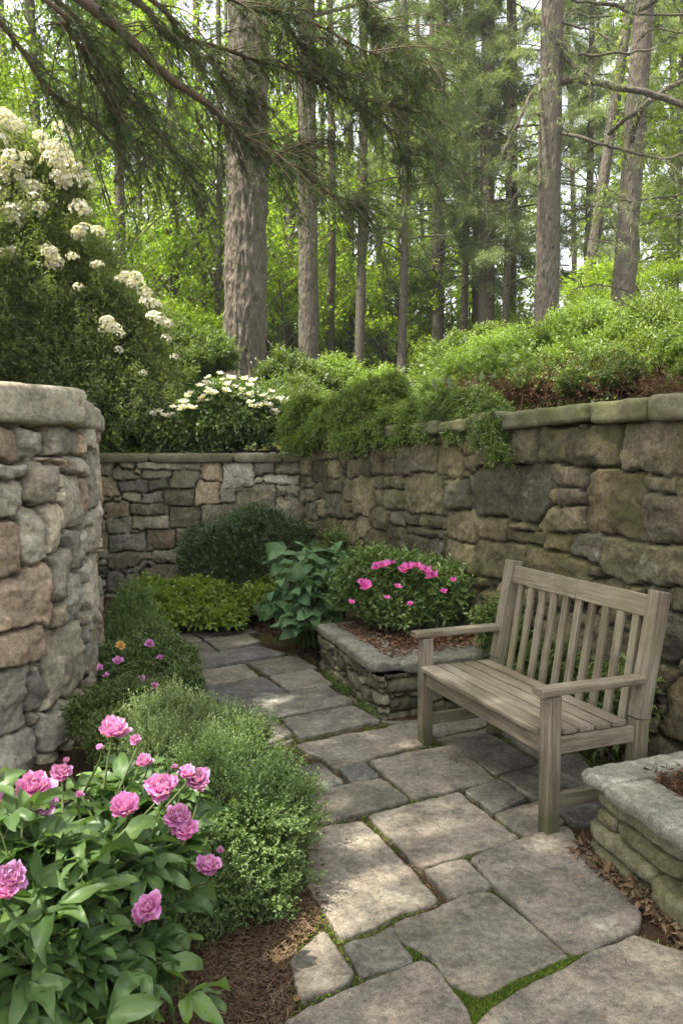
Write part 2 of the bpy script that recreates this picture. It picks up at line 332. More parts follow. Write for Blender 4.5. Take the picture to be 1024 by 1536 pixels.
def stone_face(mb,f,L,z0,z1,stones,res,pal,depth=.06,seed=0,warp=.02,joint=.022,out=.03,zcurve=None,joint_shade_col=(.045,.036,.025),palw=None,bulge=.006,swarp=9,edge=.45,facet=.014,pw=1.7):
    r=np.random.default_rng(seed+50)
    S_=np.arange(0,L+res,res); Z_=np.arange(z0,z1+res,res); ns,nz=len(S_),len(Z_)
    s,z=np.meshgrid(S_,Z_,indexing='ij'); s=s.ravel(); z=z.ravel()
    q=np.stack([s*5,z*5,np.full_like(s,seed*3.1)],-1)
    ws=s+warp*1.6*noise(q,seed)+warp*.8*noise(q*swarp/3,seed+1)+.004*noise(q*9,seed+41); wz=z+warp*1.3*noise(q+40,seed+2)+warp*.7*noise(q*swarp/3+40,seed+3)+.004*noise(q*9+7,seed+42)
    A=np.array(stones); n=len(A); d1=np.full(len(s),9.);d2=np.full(len(s),9.);own=np.zeros(len(s),int)
    for i in range(n):
        m=(np.abs(s-A[i,0])<A[i,2]+.25)&(np.abs(z-A[i,1])<A[i,3]+.25)
        k=np.nonzero(m)[0]
        if not len(k): continue
        rr=.05+.20*((i*37)%10)/10
        d=sdf_rects(ws[k],wz[k],A[i,0],A[i,1],A[i,2],A[i,3],rr)
        b=d<d1[k]; kb=k[b]; d2[kb]=d1[kb]; d1[kb]=d[b]; own[kb]=i
        c=~b; kc=k[c]; d2[kc]=np.minimum(d2[kc],d[c])
    e=(d2-d1)/2; inner=np.minimum(e,joint*1.1-d1+.012)      # distance to the joint
    ev=np.clip((inner-.003+.009*noise(np.stack([s*22,z*22,own*1.3],-1),seed+21))/(joint*edge),0,1)
    prof=1-(1-ev)**pw
    big=np.sqrt(A[:,2]*A[:,3])
    off=r.uniform(-.35,1,n)*out; tx=r.normal(size=n)*.045; tz=r.normal(size=n)*.05
    cen=1-np.clip(((s-A[own,0])/A[own,2])**2*.5+((z-A[own,1])/A[own,3])**2*.5,0,1)
    P3=np.stack([s,z,own*3.7],-1)
    h=off[own]+tx[own]*(s-A[own,0])+tz[own]*(z-A[own,1])+bulge*cen*np.minimum(1,big[own]/.12)+.012*fbm(P3*5,3,seed+4)+.011*fbm(P3*22,3,seed+8)+.010*np.abs(noise(P3*np.array([12,16,1]),seed+31))
    h-=.014*np.abs(noise(P3*np.array([7,9,1]),seed+13))
    for kf in range(4):
        ph=r.uniform(0,2*PI,n); mf=r.uniform(.3,1.3,n)*facet; t0=r.uniform(.0,.6,n)
        tt=(s-A[own,0])/A[own,2]*np.cos(ph[own])+(z-A[own,1])/A[own,3]*np.sin(ph[own])
        h-=mf[own]*np.maximum(0,tt-t0[own])*np.minimum(1,big[own]/.10)
    h=np.clip(h,-depth*.4,.12)
    H=-depth+(h+depth)*prof+ .006*fbm(np.stack([s,z,z*0],-1)*30,2,seed+6)
    x,y,tx_,ty_=f(s); nx,ny=ty_,-tx_
    zz=z.copy()
    V=np.stack([x+nx*H,y+ny*H,zz],-1)
    pal=np.array(pal); pi=r.choice(len(pal),n,p=palw); c=pal[pi]*r.uniform(.62,1.32,n)[:,None]
    col=c[own]; jm=(prof<.25)[:,None]; col=np.where(jm,np.array(joint_shade_col),col)  # joint soil colour, darkened to paint in the crevice shadow
    i=(np.arange(ns-1)[:,None]*nz+np.arange(nz-1)[None]).ravel()
    F=np.stack([i,i+1,i+nz+1,i+nz],-1)
    mb.add(V,F,col=col)
def rock(mb,c,dim,ang=0,seed=0,res=.02,p=5,amp=.12,col=(.3,.28,.22),tilt=(0,0),fr=3,flat=1.0):
    """rounded, irregular stone block made of six curved grids"""
    dim=np.asarray(dim,float)/2; n=[max(3,int(2*d/res)) for d in dim]
    for ax in range(3):
        b,cx=(ax+1)%3,(ax+2)%3
        for sg in (-1,1):
            u=np.linspace(-1,1,n[b]+1); v=np.linspace(-1,1,n[cx]+1); U,W=np.meshgrid(u,v,indexing='ij')
            q=np.zeros((U.size,3)); q[:,ax]=sg; q[:,b]=U.ravel(); q[:,cx]=W.ravel()
            w=q/((np.abs(q)**p).sum(1,keepdims=True))**(1/p)
            P=w*dim
            ns_=fbm(P*fr/np.mean(dim)*.35+seed*7.7,4,seed)[:,None]
            ns3=np.stack([noise(P*9+seed*3.1,seed+1),noise(P*9+seed*3.1,seed+2),noise(P*9+seed*3.1,seed+3)],-1)
            fine=fbm(P*28+seed,3,seed+4)[:,None]
            P=P*(1+amp*ns_)+ns3*np.min(dim)*.22*amp*5*.35+unit(w)*fine*.006*flat
            P[:,2]+=P[:,0]*tilt[0]+P[:,1]*tilt[1]
            ca,sa=math.cos(ang),math.sin(ang); P=np.stack([P[:,0]*ca-P[:,1]*sa,P[:,0]*sa+P[:,1]*ca,P[:,2]],-1)+np.asarray(c)
            nb,nc=n[b]+1,n[cx]+1; i=(np.arange(nb-1)[:,None]*nc+np.arange(nc-1)[None]).ravel()
            F=np.stack([i,i+nc,i+nc+1,i+1],-1)
            if sg<0: F=F[:,::-1]
            mb.add(P,F,col=col)
# ------------------------------------------------------------------ setting: courtyard ground
CORNER=np.array([-.46,8.6]); WD=unit(np.array([.418,-.908]))      # corner of the two retaining walls, direction of right wall
WN=np.array([-WD[1]*-1,0]);
def wall_x(y): return -.46+.46*(8.6-y)
LWP=[(-6.0,1.2),(-3.2,2.35),(-2.1,3.05),(-1.78,3.6),(-1.58,3.95),(-1.51,4.35),(-1.60,5.0),(-1.88,5.8),(-2.35,6.9),(-2.95,8.6),(-3.1,9.2)]
g=MB()
xs=np.concatenate([np.linspace(-300,-8,12),np.linspace(-6,4,90),np.linspace(6,300,12)]); ys=np.concatenate([np.linspace(-300,-6,10),np.linspace(-4,9.5,110),[11,14,20,40]])
X,Y=np.meshgrid(xs,ys,indexing='ij'); Zg=.012*fbm(np.stack([X.ravel()*3,Y.ravel()*3,X.ravel()*0],-1),3,3)+.0
Zg=Zg+.06*sstep(-1.5,-2.2,X.ravel())*(Y.ravel()>1)
ny_=len(ys); i=(np.arange(len(xs)-1)[:,None]*ny_+np.arange(ny_-1)[None]).ravel()
g.add(np.stack([X.ravel(),Y.ravel(),Zg-.008],-1),np.stack([i,i+ny_,i+ny_+1,i+1],-1))
o=g.build('ground',M['soil']); o['kind']='structure'
# ------------------------------------------------------------------ flagstones
FL=[[(553,1229),(687,1194),(776,1262),(630,1309)],[(696,1191),(746,1175),(789,1202),(739,1224)],[(743,1227),(812,1205),(848,1240),(785,1259)],
[(553,1148),(675,1122),(743,1175),(619,1204)],[(432,1202),(571,1173),(614,1206),(468,1245)],[(510,1156),(543,1148),(568,1169),(530,1181)],
[(425,1163),(480,1151),(514,1178),(490,1190),(432,1198)],[(440,1123),(622,1088),(650,1118),(503,1157)],[(424,1083),(530,1062),(571,1084),(449,1112)],
[(362,1090),(408,1084),(440,1106),(385,1128),(355,1128)],[(338,1059),(490,1034),(530,1058),(398,1084)],[(295,1038),(393,1019),(430,1043),(335,1057)],
[(404,1019),(470,1007),(498,1031),(434,1042)],[(290,1011),(365,999),(388,1018),(303,1034)],[(370,998),(444,986),(475,1006),(403,1017)],
[(280,990),(383,972),(428,983),(293,1008)],[(262,973),(308,967),(328,981),(275,988)],[(307,962),(370,954),(392,967),(330,980)],[(240,962),(282,954),(305,964),(262,971)],
[(330,952),(372,946),(388,951),(372,953)],[(286,952),(328,944),(348,948),(308,960)],
[(464,1251),(543,1235),(655,1355),(585,1382),(513,1413),(462,1336)],[(635,1311),(698,1297),(737,1337),(671,1354)],
[(590,1393),(716,1343),(741,1345),(854,1442),(759,1479),(719,1503),(680,1480),(642,1438),(605,1420)],
[(703,1297),(800,1261),(850,1248),(872,1283),(963,1379),(957,1398),(857,1440),(741,1338)],
[(706,1548),(800,1482),(890,1430),(950,1411),(1060,1445),(1120,1640),(760,1640)],[(425,1545),(530,1490),(632,1453),(657,1464),(700,1536),(755,1640),(470,1660)],
[(436,1449),(485,1407),(530,1471),(510,1484),(452,1509),(441,1489)],[(514,1427),(588,1396),(617,1452),(540,1473)],
[(676,1121),(728,1101),(807,1148),(742,1166)],[(748,1170),(868,1132),(905,1185),(800,1202)],[(652,1113),(730,1097),(738,1099),(674,1119)],
[(572,1086),(622,1085),(700,1068),(740,1090),(655,1110),(630,1093)],[(738,1096),(800,1080),(870,1128),(812,1145)],[(806,1078),(860,1062),(930,1105),(878,1126)],
[(818,1206),(905,1188),(960,1240),(860,1240)],
[(478,1660),(760,1648),(900,1850),(500,1900)],[(770,1648),(1130,1648),(1250,1850),(910,1850)],[(250,1700),(470,1670),(490,1900),(200,1900)],[(350,1134),(384,1132),(425,1160),(380,1166)],[(440,1114),(436,1119),(395,1128),(425,1120)]]
fp=MB(); polys=[]; TR_=[.975,.94,.9,.85,.8,.74,.68,.62,.56,.5,.44,.38,.32,.26,.2,.14,.08]; NR=4+len(TR_)
fr_=np.random.default_rng(3)
pal_f=[(.245,.22,.18),(.23,.21,.175),(.265,.235,.195),(.20,.19,.165),(.245,.215,.18),(.185,.18,.165)]
for k,pl in enumerate(FL):
    P=np.array([gnd(*p)[:2] for p in pl]); 
    a=.5*np.sum(P[:,0]*np.roll(P[:,1],-1)-np.roll(P[:,0],-1)*P[:,1])
    if a<0: P=P[::-1]
    c=P.mean(0); peri=np.linalg.norm(P-np.roll(P,-1,0),axis=1)
    pts=[]
    for i in range(len(P)):
        m=max(2,int(peri[i]/.018)); t=np.arange(m)/m; pts.append(P[i]+(P[(i+1)%len(P)]-P[i])*t[:,None])
    B=np.concatenate(pts)
    for _ in range(1): B=.5*B+.25*(np.roll(B,1,0)+np.roll(B,-1,0))       # round the corners
    T=unit(np.roll(B,-1,0)-np.roll(B,1,0)); Nn=np.stack([-T[:,1],T[:,0]],-1)   # inward
    q=np.c_[B*9,np.full(len(B),k*5.)]; B=B+Nn*(-.003+.009*noise(q,1)+.004*noise(q*4,2))[:,None]
    polys.append(B)
    n=len(B); th=.020+fr_.uniform(-.004,.007); tl=fr_.normal(size=2)*.006
    rings=[(0,-.02),(-.001,th*.5),(.001,th*.85),(.006,th)]
    VV=[]
    for ins,z in rings:
        VV.append(np.c_[B+Nn*ins,np.full(n,z)])
    base=B+Nn*.006
    for t in TR_: VV.append(np.c_[c+(base-c)*t,np.full(n,th)])
    VV=np.concatenate(VV)
    up=np.repeat(np.arange(NR)>=2,n)
    VV[:,2]+=up*(.004*fbm(np.c_[VV[:,:2]*7,np.full(len(VV),k)],3,5)+.0015*fbm(np.c_[VV[:,:2]*40,np.full(len(VV),k)],2,6)+.0035*sstep(.05,.09,fbm(np.c_[VV[:,:2]*4.5,np.full(len(VV),k+.5)],4,8))+(VV[:,0]-c[0])*tl[0]+(VV[:,1]-c[1])*tl[1])
    i=np.arange(NR-1)[:,None]*n; j=np.arange(n)[None]; j2=(j+1)%n
    F=np.stack([i+j,i+j2,i+n+j2,i+n+j],-1).reshape(-1,4)
    VV=np.r_[VV,[[c[0],c[1],VV[-n:,2].mean()]]]
    Ft=np.stack([(NR-1)*n+np.arange(n),(NR-1)*n+(np.arange(n)+1)%n,np.full(n,NR*n)],-1)
    cc=np.array(pal_f[fr_.integers(len(pal_f))])*fr_.uniform(.54,.80)
    if k in (0,21): cc=np.array((.215,.19,.155))
    fp.add(VV,[F,Ft],col=cc)
o=fp.build('path',M['flag']); o['kind']='structure'
# moss and litter between the stones
def inpoly(P,B):
    x,y=P[:,0],P[:,1]; r_=np.zeros(len(P),bool); x1,y1=B[:,0],B[:,1]; x2,y2=np.roll(x1,-1),np.roll(y1,-1)
    for a,b,c,d in zip(x1,y1,x2,y2):
        m=((b>y)!=(d>y)); t=np.where(m,(c-a)*(y-b)/((d-b) if d!=b else 1)+a,0); r_^=m&(x<t)
    return r_
def scatter(n,poly_px,r,box=None):
    B=np.array([gnd(*p)[:2] for p in poly_px]) if poly_px is not None else np.array(box)
    lo,hi=B.min(0),B.max(0); P=r.uniform(lo,hi,(n,2)); return P[inpoly(P,B)]
def off_stones(P):
    m=np.zeros(len(P),bool)
    for B in polys:
        k=(P[:,0]>B[:,0].min())&(P[:,0]<B[:,0].max())&(P[:,1]>B[:,1].min())&(P[:,1]<B[:,1].max())
        kk=np.nonzero(k)[0]
        if len(kk): m[kk]|=inpoly(P[kk],B[::3])
    return P[~m]
PATHPX=[(240,950),(400,948),(470,1000),(560,1082),(640,1085),(760,1080),(930,1110),(960,1240),(960,1400),(1060,1440),(1100,1640),(440,1640),(430,1440),(462,1330),(455,1240),(430,1160),(350,1120),(290,1030)]
P=off_stones(scatter(420000,PATHPX,rng)); nn=noise(np.c_[P*3.1,P[:,0]*0],4)+.35*noise(np.c_[P*14,P[:,0]*0],6)
P=P[((nn>-.12)|(rng.random(len(P))<.10))]; P=P[rng.random(len(P))<np.clip(2.2-P[:,1]*.33,.25,1)]
P=P[:90000]; n=len(P); mb=MB()
leaves(mb,np.c_[P,np.full(n,-.004)+rng.random(n)*.012],rdir(n)*.7+[0,0,.9],rdir(n),.006+rng.random(n)*.008,.0035+rng.random(n)*.003,'rh')
P=off_stones(scatter(60000,[(560,1500),(700,1490),(870,1430),(900,1440),(760,1520),(700,1560),(590,1420),(640,1430)],rng)); n=len(P)
leaves(mb,np.c_[P,np.full(n,.0)+rng.random(n)*.01],rdir(n)*.5+[0,0,1],rdir(n),.006+rng.random(n)*.007,.003+rng.random(n)*.002,'rh',.2+.6*rng.random(n))
o=tag(mb.build('moss',M['moss']),'bright green moss growing in the joints between flagstones','moss',kind='stuff')
# litter: needles, twigs and dead leaves
mb=MB()
P=scatter(30000,[(230,1330),(480,1240),(480,1390),(440,1430),(430,1600),(60,1640),(60,1500),(250,1400)],rng); n=len(P)
leaves(mb,np.c_[P,.004+rng.random(n)*.02],unit(rng.normal(size=(n,3))*[1,1,.15]),rng.normal(size=(n,3))*.4+[0,0,1],.02+rng.random(n)**2*.07,.0015+rng.random(n)*.003,'needle')
P=scatter(5000,[(230,1330),(480,1240),(480,1390),(440,1430),(430,1600),(60,1640),(60,1500),(250,1400)],rng); n=len(P)
leaves(mb,np.c_[P,.004+rng.random(n)*.015],unit(rng.normal(size=(n,3))*[1,1,.3]),rng.normal(size=(n,3))*.8+[0,0,1],.015+rng.random(n)*.03,.008+rng.random(n)*.018,'rh',tint=.0+.5*rng.random(n))
P=off_stones(scatter(90000,PATHPX,rng)); P=P[noise(np.c_[P*4,P[:,0]*0],14)>.1][:9000]; n=len(P)
leaves(mb,np.c_[P,.002+rng.random(n)*.014],unit(rng.normal(size=(n,3))*[1,1,.2]),rng.normal(size=(n,3))*.5+[0,0,1],.006+rng.random(n)*.02,.002+rng.random(n)*.006,'rh')
P=scatter(2600,PATHPX,rng); n=len(P)
leaves(mb,np.c_[P,.036+rng.random(n)*.004],unit(rng.normal(size=(n,3))*[1,1,.05]),rng.normal(size=(n,3))*.2+[0,0,1],.006+rng.random(n)**3*.03,.002+rng.random(n)**2*.006,'rh')
P=scatter(3600,[(860,1290),(960,1370),(1060,1460),(1060,1400),(1024,1360),(960,1320),(880,1260)],rng); n=len(P)
leaves(mb,np.c_[P,.01+rng.random(n)*.035],unit(rng.normal(size=(n,3))*[1,1,.5]),rng.normal(size=(n,3))+[0,0,.6],.015+rng.random(n)*.04,.008+rng.random(n)*.018,'big',tint=.2+.6*rng.random(n),fold=.5)
P=np.concatenate([scatter(12000,[(200,960),(420,955),(470,1005),(480,960),(400,930),(180,930)],rng)]); n=len(P)
leaves(mb,np.c_[P,.004+rng.random(n)*.02],unit(rng.normal(size=(n,3))*[1,1,.3]),rng.normal(size=(n,3))*.6+[0,0,1],.02+rng.random(n)*.03,.006+rng.random(n)*.012,'rh',tint=.5*rng.random(n))
tag(mb.build('leaf_litter',M['dryst']),'brown pine needles twigs and dead leaves on the soil','litter',kind='stuff')
# ------------------------------------------------------------------ right retaining wall
RP=[CORNER-WD*.3,CORNER+WD*9.5]; fR,LR=path_sampler(RP,straight=True)
r2=[(82,168,132,192),(133,163,153,205),(154,150,200,185),(64,190,108,248),(108,192,134,236),(150,185,190,238),(190,175,215,230),(214,150,243,228),(36,145,62,175),(60,165,82,188),(36,180,62,228),(92,236,145,275),(145,236,172,296),(170,232,225,335),(38,230,65,262),(36,262,66,300),(66,250,96,292),(98,276,142,338),(143,298,172,340),(48,300,78,345),(78,292,98,345),(52,348,84,390),(84,340,135,392),(136,342,175,410),(176,336,215,392),(245,190,275,232),(276,150,316,180),(276,182,318,232),(224,232,248,265),(250,236,266,262),(266,232,298,264),(226,268,245,312),(246,266,299,318),(302,228,411,330),(216,315,264,370),(264,320,306,362),(306,330,344,363),(344,330,410,366),(205,374,258,435),(260,368,314,438),(316,368,402,390),(310,392,400,455),(318,155,388,222),(390,150,454,236),(404,238,468,318),(456,180,535,222),(448,120,500,175),(500,125,560,178),(472,232,486,300),(486,202,678,342),(410,322,570,408),(404,404,484,482),(484,388,632,505),(570,347,640,368),(568,370,668,415),(640,306,765,376),(692,264,772,308),(662,260,690,304),(670,206,788,258),(562,112,646,198),(648,112,856,202),(768,210,924,396),(858,97,1060,226),(912,228,1004,274),(1008,232,1080,278),(924,278,1100,418),(668,378,736,434),(728,380,815,460),(618,418,780,500),(815,397,1080,510),(782,462,820,500),(930,514,985,540),(988,515,1090,600),(498,507,550,560),(560,508,640,580),(790,502,880,570)]
r3=[(945,355,1010,398),(940,402,1005,414),(940,417,1000,432),(955,436,1024,480),(960,212,1075,330),(985,380,1075,520),(540,150,590,205)]
st=px_rects(fR,LR,r2,.3,5.8,(430,580),.580)+px_rects(fR,LR,r3,.3,5.8,(380,780),.629)
ra=np.random.default_rng(11)
st=fill(st,LR,-.05,1.80,[(.42,.26),(.26,.16),(.16,.10),(.10,.06),(.06,.035)],ra,ntry=2500)
palW=[(.165,.135,.08),(.14,.118,.075),(.185,.158,.10),(.12,.10,.07),(.21,.178,.115),(.12,.108,.082)]
t=thing('stone_wall','long mossy fieldstone retaining wall behind the wooden bench','stone wall',(float(CORNER[0]+WD[0]*4),float(CORNER[1]+WD[1]*4),0))
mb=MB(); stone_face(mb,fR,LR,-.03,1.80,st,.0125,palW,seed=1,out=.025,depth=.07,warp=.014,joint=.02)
o_=mb.build('stonework',M['wall'],t,origin=t.location)
# which side is the front? normal must face the courtyard (-x)
def backing(parent,f,L,z1,w,mat,ns=60):
    s=np.linspace(0,L,ns); x,y,tx,ty=f(s); nx,ny=ty,-tx; mb=MB()
    a=np.stack([x-nx*.09,y-ny*.09],-1); b=np.stack([x-nx*w,y-ny*w],-1); n=len(s)
    V=np.concatenate([np.c_[a,np.full(n,-.05)],np.c_[a,np.full(n,z1)],np.c_[b,np.full(n,z1)],np.c_[b,np.full(n,-.05)]])
    i=np.arange(n-1); F=np.concatenate([np.stack([i+n*k,i+n*k+1,i+n*(k+1)+1,i+n*(k+1)],-1) for k in range(3)])
    mb.add(V,F,col=(.13,.11,.08)); mb.build('rubble_core',mat,parent,origin=parent.location,smooth=False)
backing(t,fR,LR,1.76,.40,M['wall'])
palC=[(.15,.14,.085),(.175,.165,.11),(.13,.128,.08)]
# cap stones of the right wall, far ones flatter; px edges of the near ones read from the picture
edges=[.3]; pxs=[450,480,510,545,585,625,665,712,757,890,985,1062]
ss=np.linspace(.3,6.2,800); x,y,_,_=fR(ss); pp=np.array([proj_x((a,b,1.8)) for a,b in zip(x,y)])
ed=[float(np.interp(q,pp,ss)) for q in pxs]+[6.1,6.9,7.6,8.4,9.3]
for k in range(len(ed)-1):
    sm=(ed[k]+ed[k+1])/2; L_=ed[k+1]-ed[k]; x,y,tx,ty=fR(sm); h=.13 if k>6 else .10
    mb=MB(); rock(mb,(x-ty*.15,y+tx*.15,1.80+h/2),(L_*.985,.46*ra.uniform(.94,1.06),h*ra.uniform(.85,1.15)),math.atan2(ty,tx),seed=20+k,res=.014,p=9,amp=.13,col=palC[k%3],tilt=(ra.normal()*.03,0))
    mb.build('capstone',M['cap'],t,origin=t.location)
# ------------------------------------------------------------------ back retaining wall
BP=[(-4.6,8.62),(-.36,8.58)]; fB,LB=path_sampler(BP,straight=True)
r1=[(380,367,452,405),(468,344,670,366),(474,370,585,400),(395,402,490,442),(494,404,562,434),(567,370,660,430),(410,446,470,476),(474,440,538,474),(540,434,644,490),(648,408,734,486),(738,438,790,478),(678,347,742,408),(744,347,850,432),(795,418,918,510),(850,348,922,380),(350,474,424,526),(428,480,560,516),(352,530,436,578),(440,520,558,568),(562,494,664,558),(672,486,795,552),(797,514,905,545),(360,580,484,638),(488,570,582,632),(584,560,690,622),(695,562,760,610),(355,644,466,698),(470,642,500,668),(507,628,636,678),(640,626,700,680),(415,680,515,708),(470,684,640,750),(358,716,410,780),(922,416,1003,456),(926,348,1003,378),(332,390,392,460),(335,347,378,385),(920,460,1003,540),(887,384,1000,414),(412,715,465,760)]
st=px_rects(fB,LB,r1,1.0,LB,(0,540),.449)
st=fill(st,LB,-.05,1.55,[(.3,.2),(.2,.12),(.12,.07),(.07,.04)],ra,ntry=2500)
t=thing('stone_wall','straight grey stone wall with flat coping across the back of the garden','stone wall',(-2.4,8.6,0))
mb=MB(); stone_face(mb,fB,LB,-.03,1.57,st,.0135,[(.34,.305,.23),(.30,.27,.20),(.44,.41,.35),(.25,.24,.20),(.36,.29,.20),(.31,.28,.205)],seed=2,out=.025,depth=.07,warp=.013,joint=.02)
mb.build('stonework',M['wall'],t,origin=t.location); backing(t,fB,LB,1.55,.42,M['wall'])
x0=-4.6
for k,w in enumerate([.9,.75,.8,.95,.55,.36]):
    w=min(w,-.33-x0)
    if w<.1: break
    mb=MB(); rock(mb,(x0+w/2,8.74,1.57+.055),(w*1.006,.44,.105),0,seed=40+k,res=.025,p=9,amp=.035,col=(.18,.16,.12),flat=.6)
    mb.build('capstone',M['cap'],t,origin=t.location); x0+=w
# ------------------------------------------------------------------ curved left wall
fL,LL=path_sampler(LWP)
rl=[(22,180,160,222),(-40,222,65,342),(48,228,166,318),(168,212,218,320),(220,228,276,325),(-40,345,90,402),(84,345,195,470),(-40,408,88,525),(150,322,205,345),(240,328,290,388),(60,492,160,680),(158,478,222,640),(222,392,272,560),(-40,532,85,735),(-40,697,190,905),(165,645,235,800),(172,805,222,880),(-60,895,140,1022),(150,890,275,1130),(238,565,272,700),(238,705,272,860),(-60,1030,90,1260),(95,1030,180,1160),(-60,1270,120,1400),(125,1170,215,1290),(222,1140,280,1260)]
st=px_rects(fL,LL,rl,4.3,6.9,(0,540),.449)
sl_far=LL
st=fill(st,LL,-.05,1.85,[(.5,.34),(.34,.2),(.2,.12),(.12,.07),(.07,.04)],np.random.default_rng(5),asp=(.7,1.6),ntry=2500,s0=2.5)
t=thing('stone_wall','tall curved wall of pale rounded fieldstones at the left edge','stone wall',(-1.7,4.4,0))
mb=MB(); fL2=lambda s: fL(s+2.5)
st2=[(a-2.5,b,c,d) for a,b,c,d in st if a>2.4]
stone_face(mb,fL2,LL-2.5,-.03,1.82,st2,.011,[(.42,.36,.26),(.38,.33,.25),(.48,.42,.32),(.31,.29,.245),(.40,.31,.22),(.40,.36,.28)],seed=3,out=.04,warp=.017,joint=.024,depth=.10,bulge=.004,edge=.5,facet=.03,joint_shade_col=(.06,.048,.034))
mb.build('stonework',M['wall_left'],t,origin=t.location); backing(t,fL2,LL-2.5,1.78,.42,M['wall_left'],120)
s=2.55
cw=[.95,1.05,1.15,.36,.34,.34,.36,.42,.5,.55,.6,.6,.6,.6]
# big near capstone ends where px=105
for k,w in enumerate(cw):
    if s+w>LL: break
    sm=s+w/2; x,y,tx,ty=fL(sm); h=[.2,.2,.21,.17,.15,.13,.12,.12,.12,.11,.11,.11,.11,.11][k]
    zc=1.80+h/2-.02
    mb=MB(); rock(mb,(x-ty*.165,y+tx*.165,zc),(w*1.03,.44,h),math.atan2(ty,tx),seed=60+k,res=.014,p=7,amp=.055,col=(.36,.325,.245) if k<6 else (.32,.28,.2))
    mb.build('capstone',M['wall_left'],t,origin=t.location); s+=w
# ------------------------------------------------------------------ hillside behind the walls
bnd=[np.array(p) for p in [(-300,1.),(-8,1.0)]+LWP[:9]+[(-2.9,8.75)]]+[np.array((-.5,8.85)),CORNER+[.25,.1]]+[CORNER+WD*k+np.array([.17,.1]) for k in (1,3,5,9.4)]+[np.array((8.,-6.)),np.array((60.,-60.))]
bnd=np.array([np.asarray(b,float) for b in bnd]); cc=np.array([0.,4.5])
# shift left-wall part outward by ~.2
th=np.linspace(R(-55),R(200),520)
def ray_hit(a):
    d=np.array([math.cos(a),math.sin(a)]); best=1e9
    for p,q in zip(bnd[:-1],bnd[1:]):
        e=q-p; den=d[0]*e[1]-d[1]*e[0]
        if abs(den)<1e-9: continue
        w=p-cc; tt=(w[0]*e[1]-w[1]*e[0])/den; u=(w[0]*d[1]-w[1]*d[0])/den
        if tt>0 and -1e-6<=u<=1+1e-6: best=min(best,tt)
    return best if best<1e8 else 12.
r0=np.array([min(ray_hit(a),60)+.2 for a in th])
def hill(x,y,d):
    right=sstep(-2,3.5,x+.1*(y-6)); left=1-right
    z=1.68*left+1.80*right - .15*left*sstep(-1,-4,x)
    z=z+right*(1.05*sstep(0,5,d)+.9*sstep(5,16,d))+left*(.25*sstep(0,8,d)+.4*sstep(8,20,d))+2.8*sstep(22,70,d)
    return z
rings=[0,.15,.3,.5,.8,1.2,1.7,2.3,3,4,5,6.2,7.6,9,11,13,16,20,25,32,42,60,90,150,260]
V=[]
for d in rings:
    rr=r0+d; x=cc[0]+np.cos(th)*rr; y=cc[1]+np.sin(th)*rr
    z=hill(x,y,d)+.06*fbm(np.stack([x*1.3,y*1.3,x*0],-1),3,9)*(d>.2)
    V.append(np.stack([x,y,z],-1))
V=np.concatenate(V); n=len(th); i=(np.arange(len(rings)-1)[:,None]*n+np.arange(n-1)[None]).ravel()
mb=MB(); mb.add(V,np.stack([i,i+n,i+n+1,i+1],-1)); o=mb.build('hill',M['floor']); o['kind']='structure'
def hz(x,y):
    a=math.atan2(y-cc[1],x-cc[0]); 
    if a<R(-90): a+=2*PI
    d=math.hypot(x-cc[0],y-cc[1])-float(np.interp(a,th,r0)); return float(hill(np.array(float(x)),np.array(float(y)),np.array(max(d,0.))))
# ------------------------------------------------------------------ bench
FR=gnd(822,1256)[:2]; FLt=gnd(637,1119)[:2]; e1=unit(FLt-FR); BL=float(np.linalg.norm(FLt-FR)); e2=np.array([e1[1],-e1[0]])
if e2[0]<0: e2=-e2
print('bench',FR,FLt,BL,'dir',math.degrees(math.atan2(e1[1],e1[0])))
bench=thing('garden_bench','weathered grey wooden garden bench with slatted back on the flagstones','bench',(FR[0],FR[1],.03),rz=math.atan2(e1[1],e1[0]))
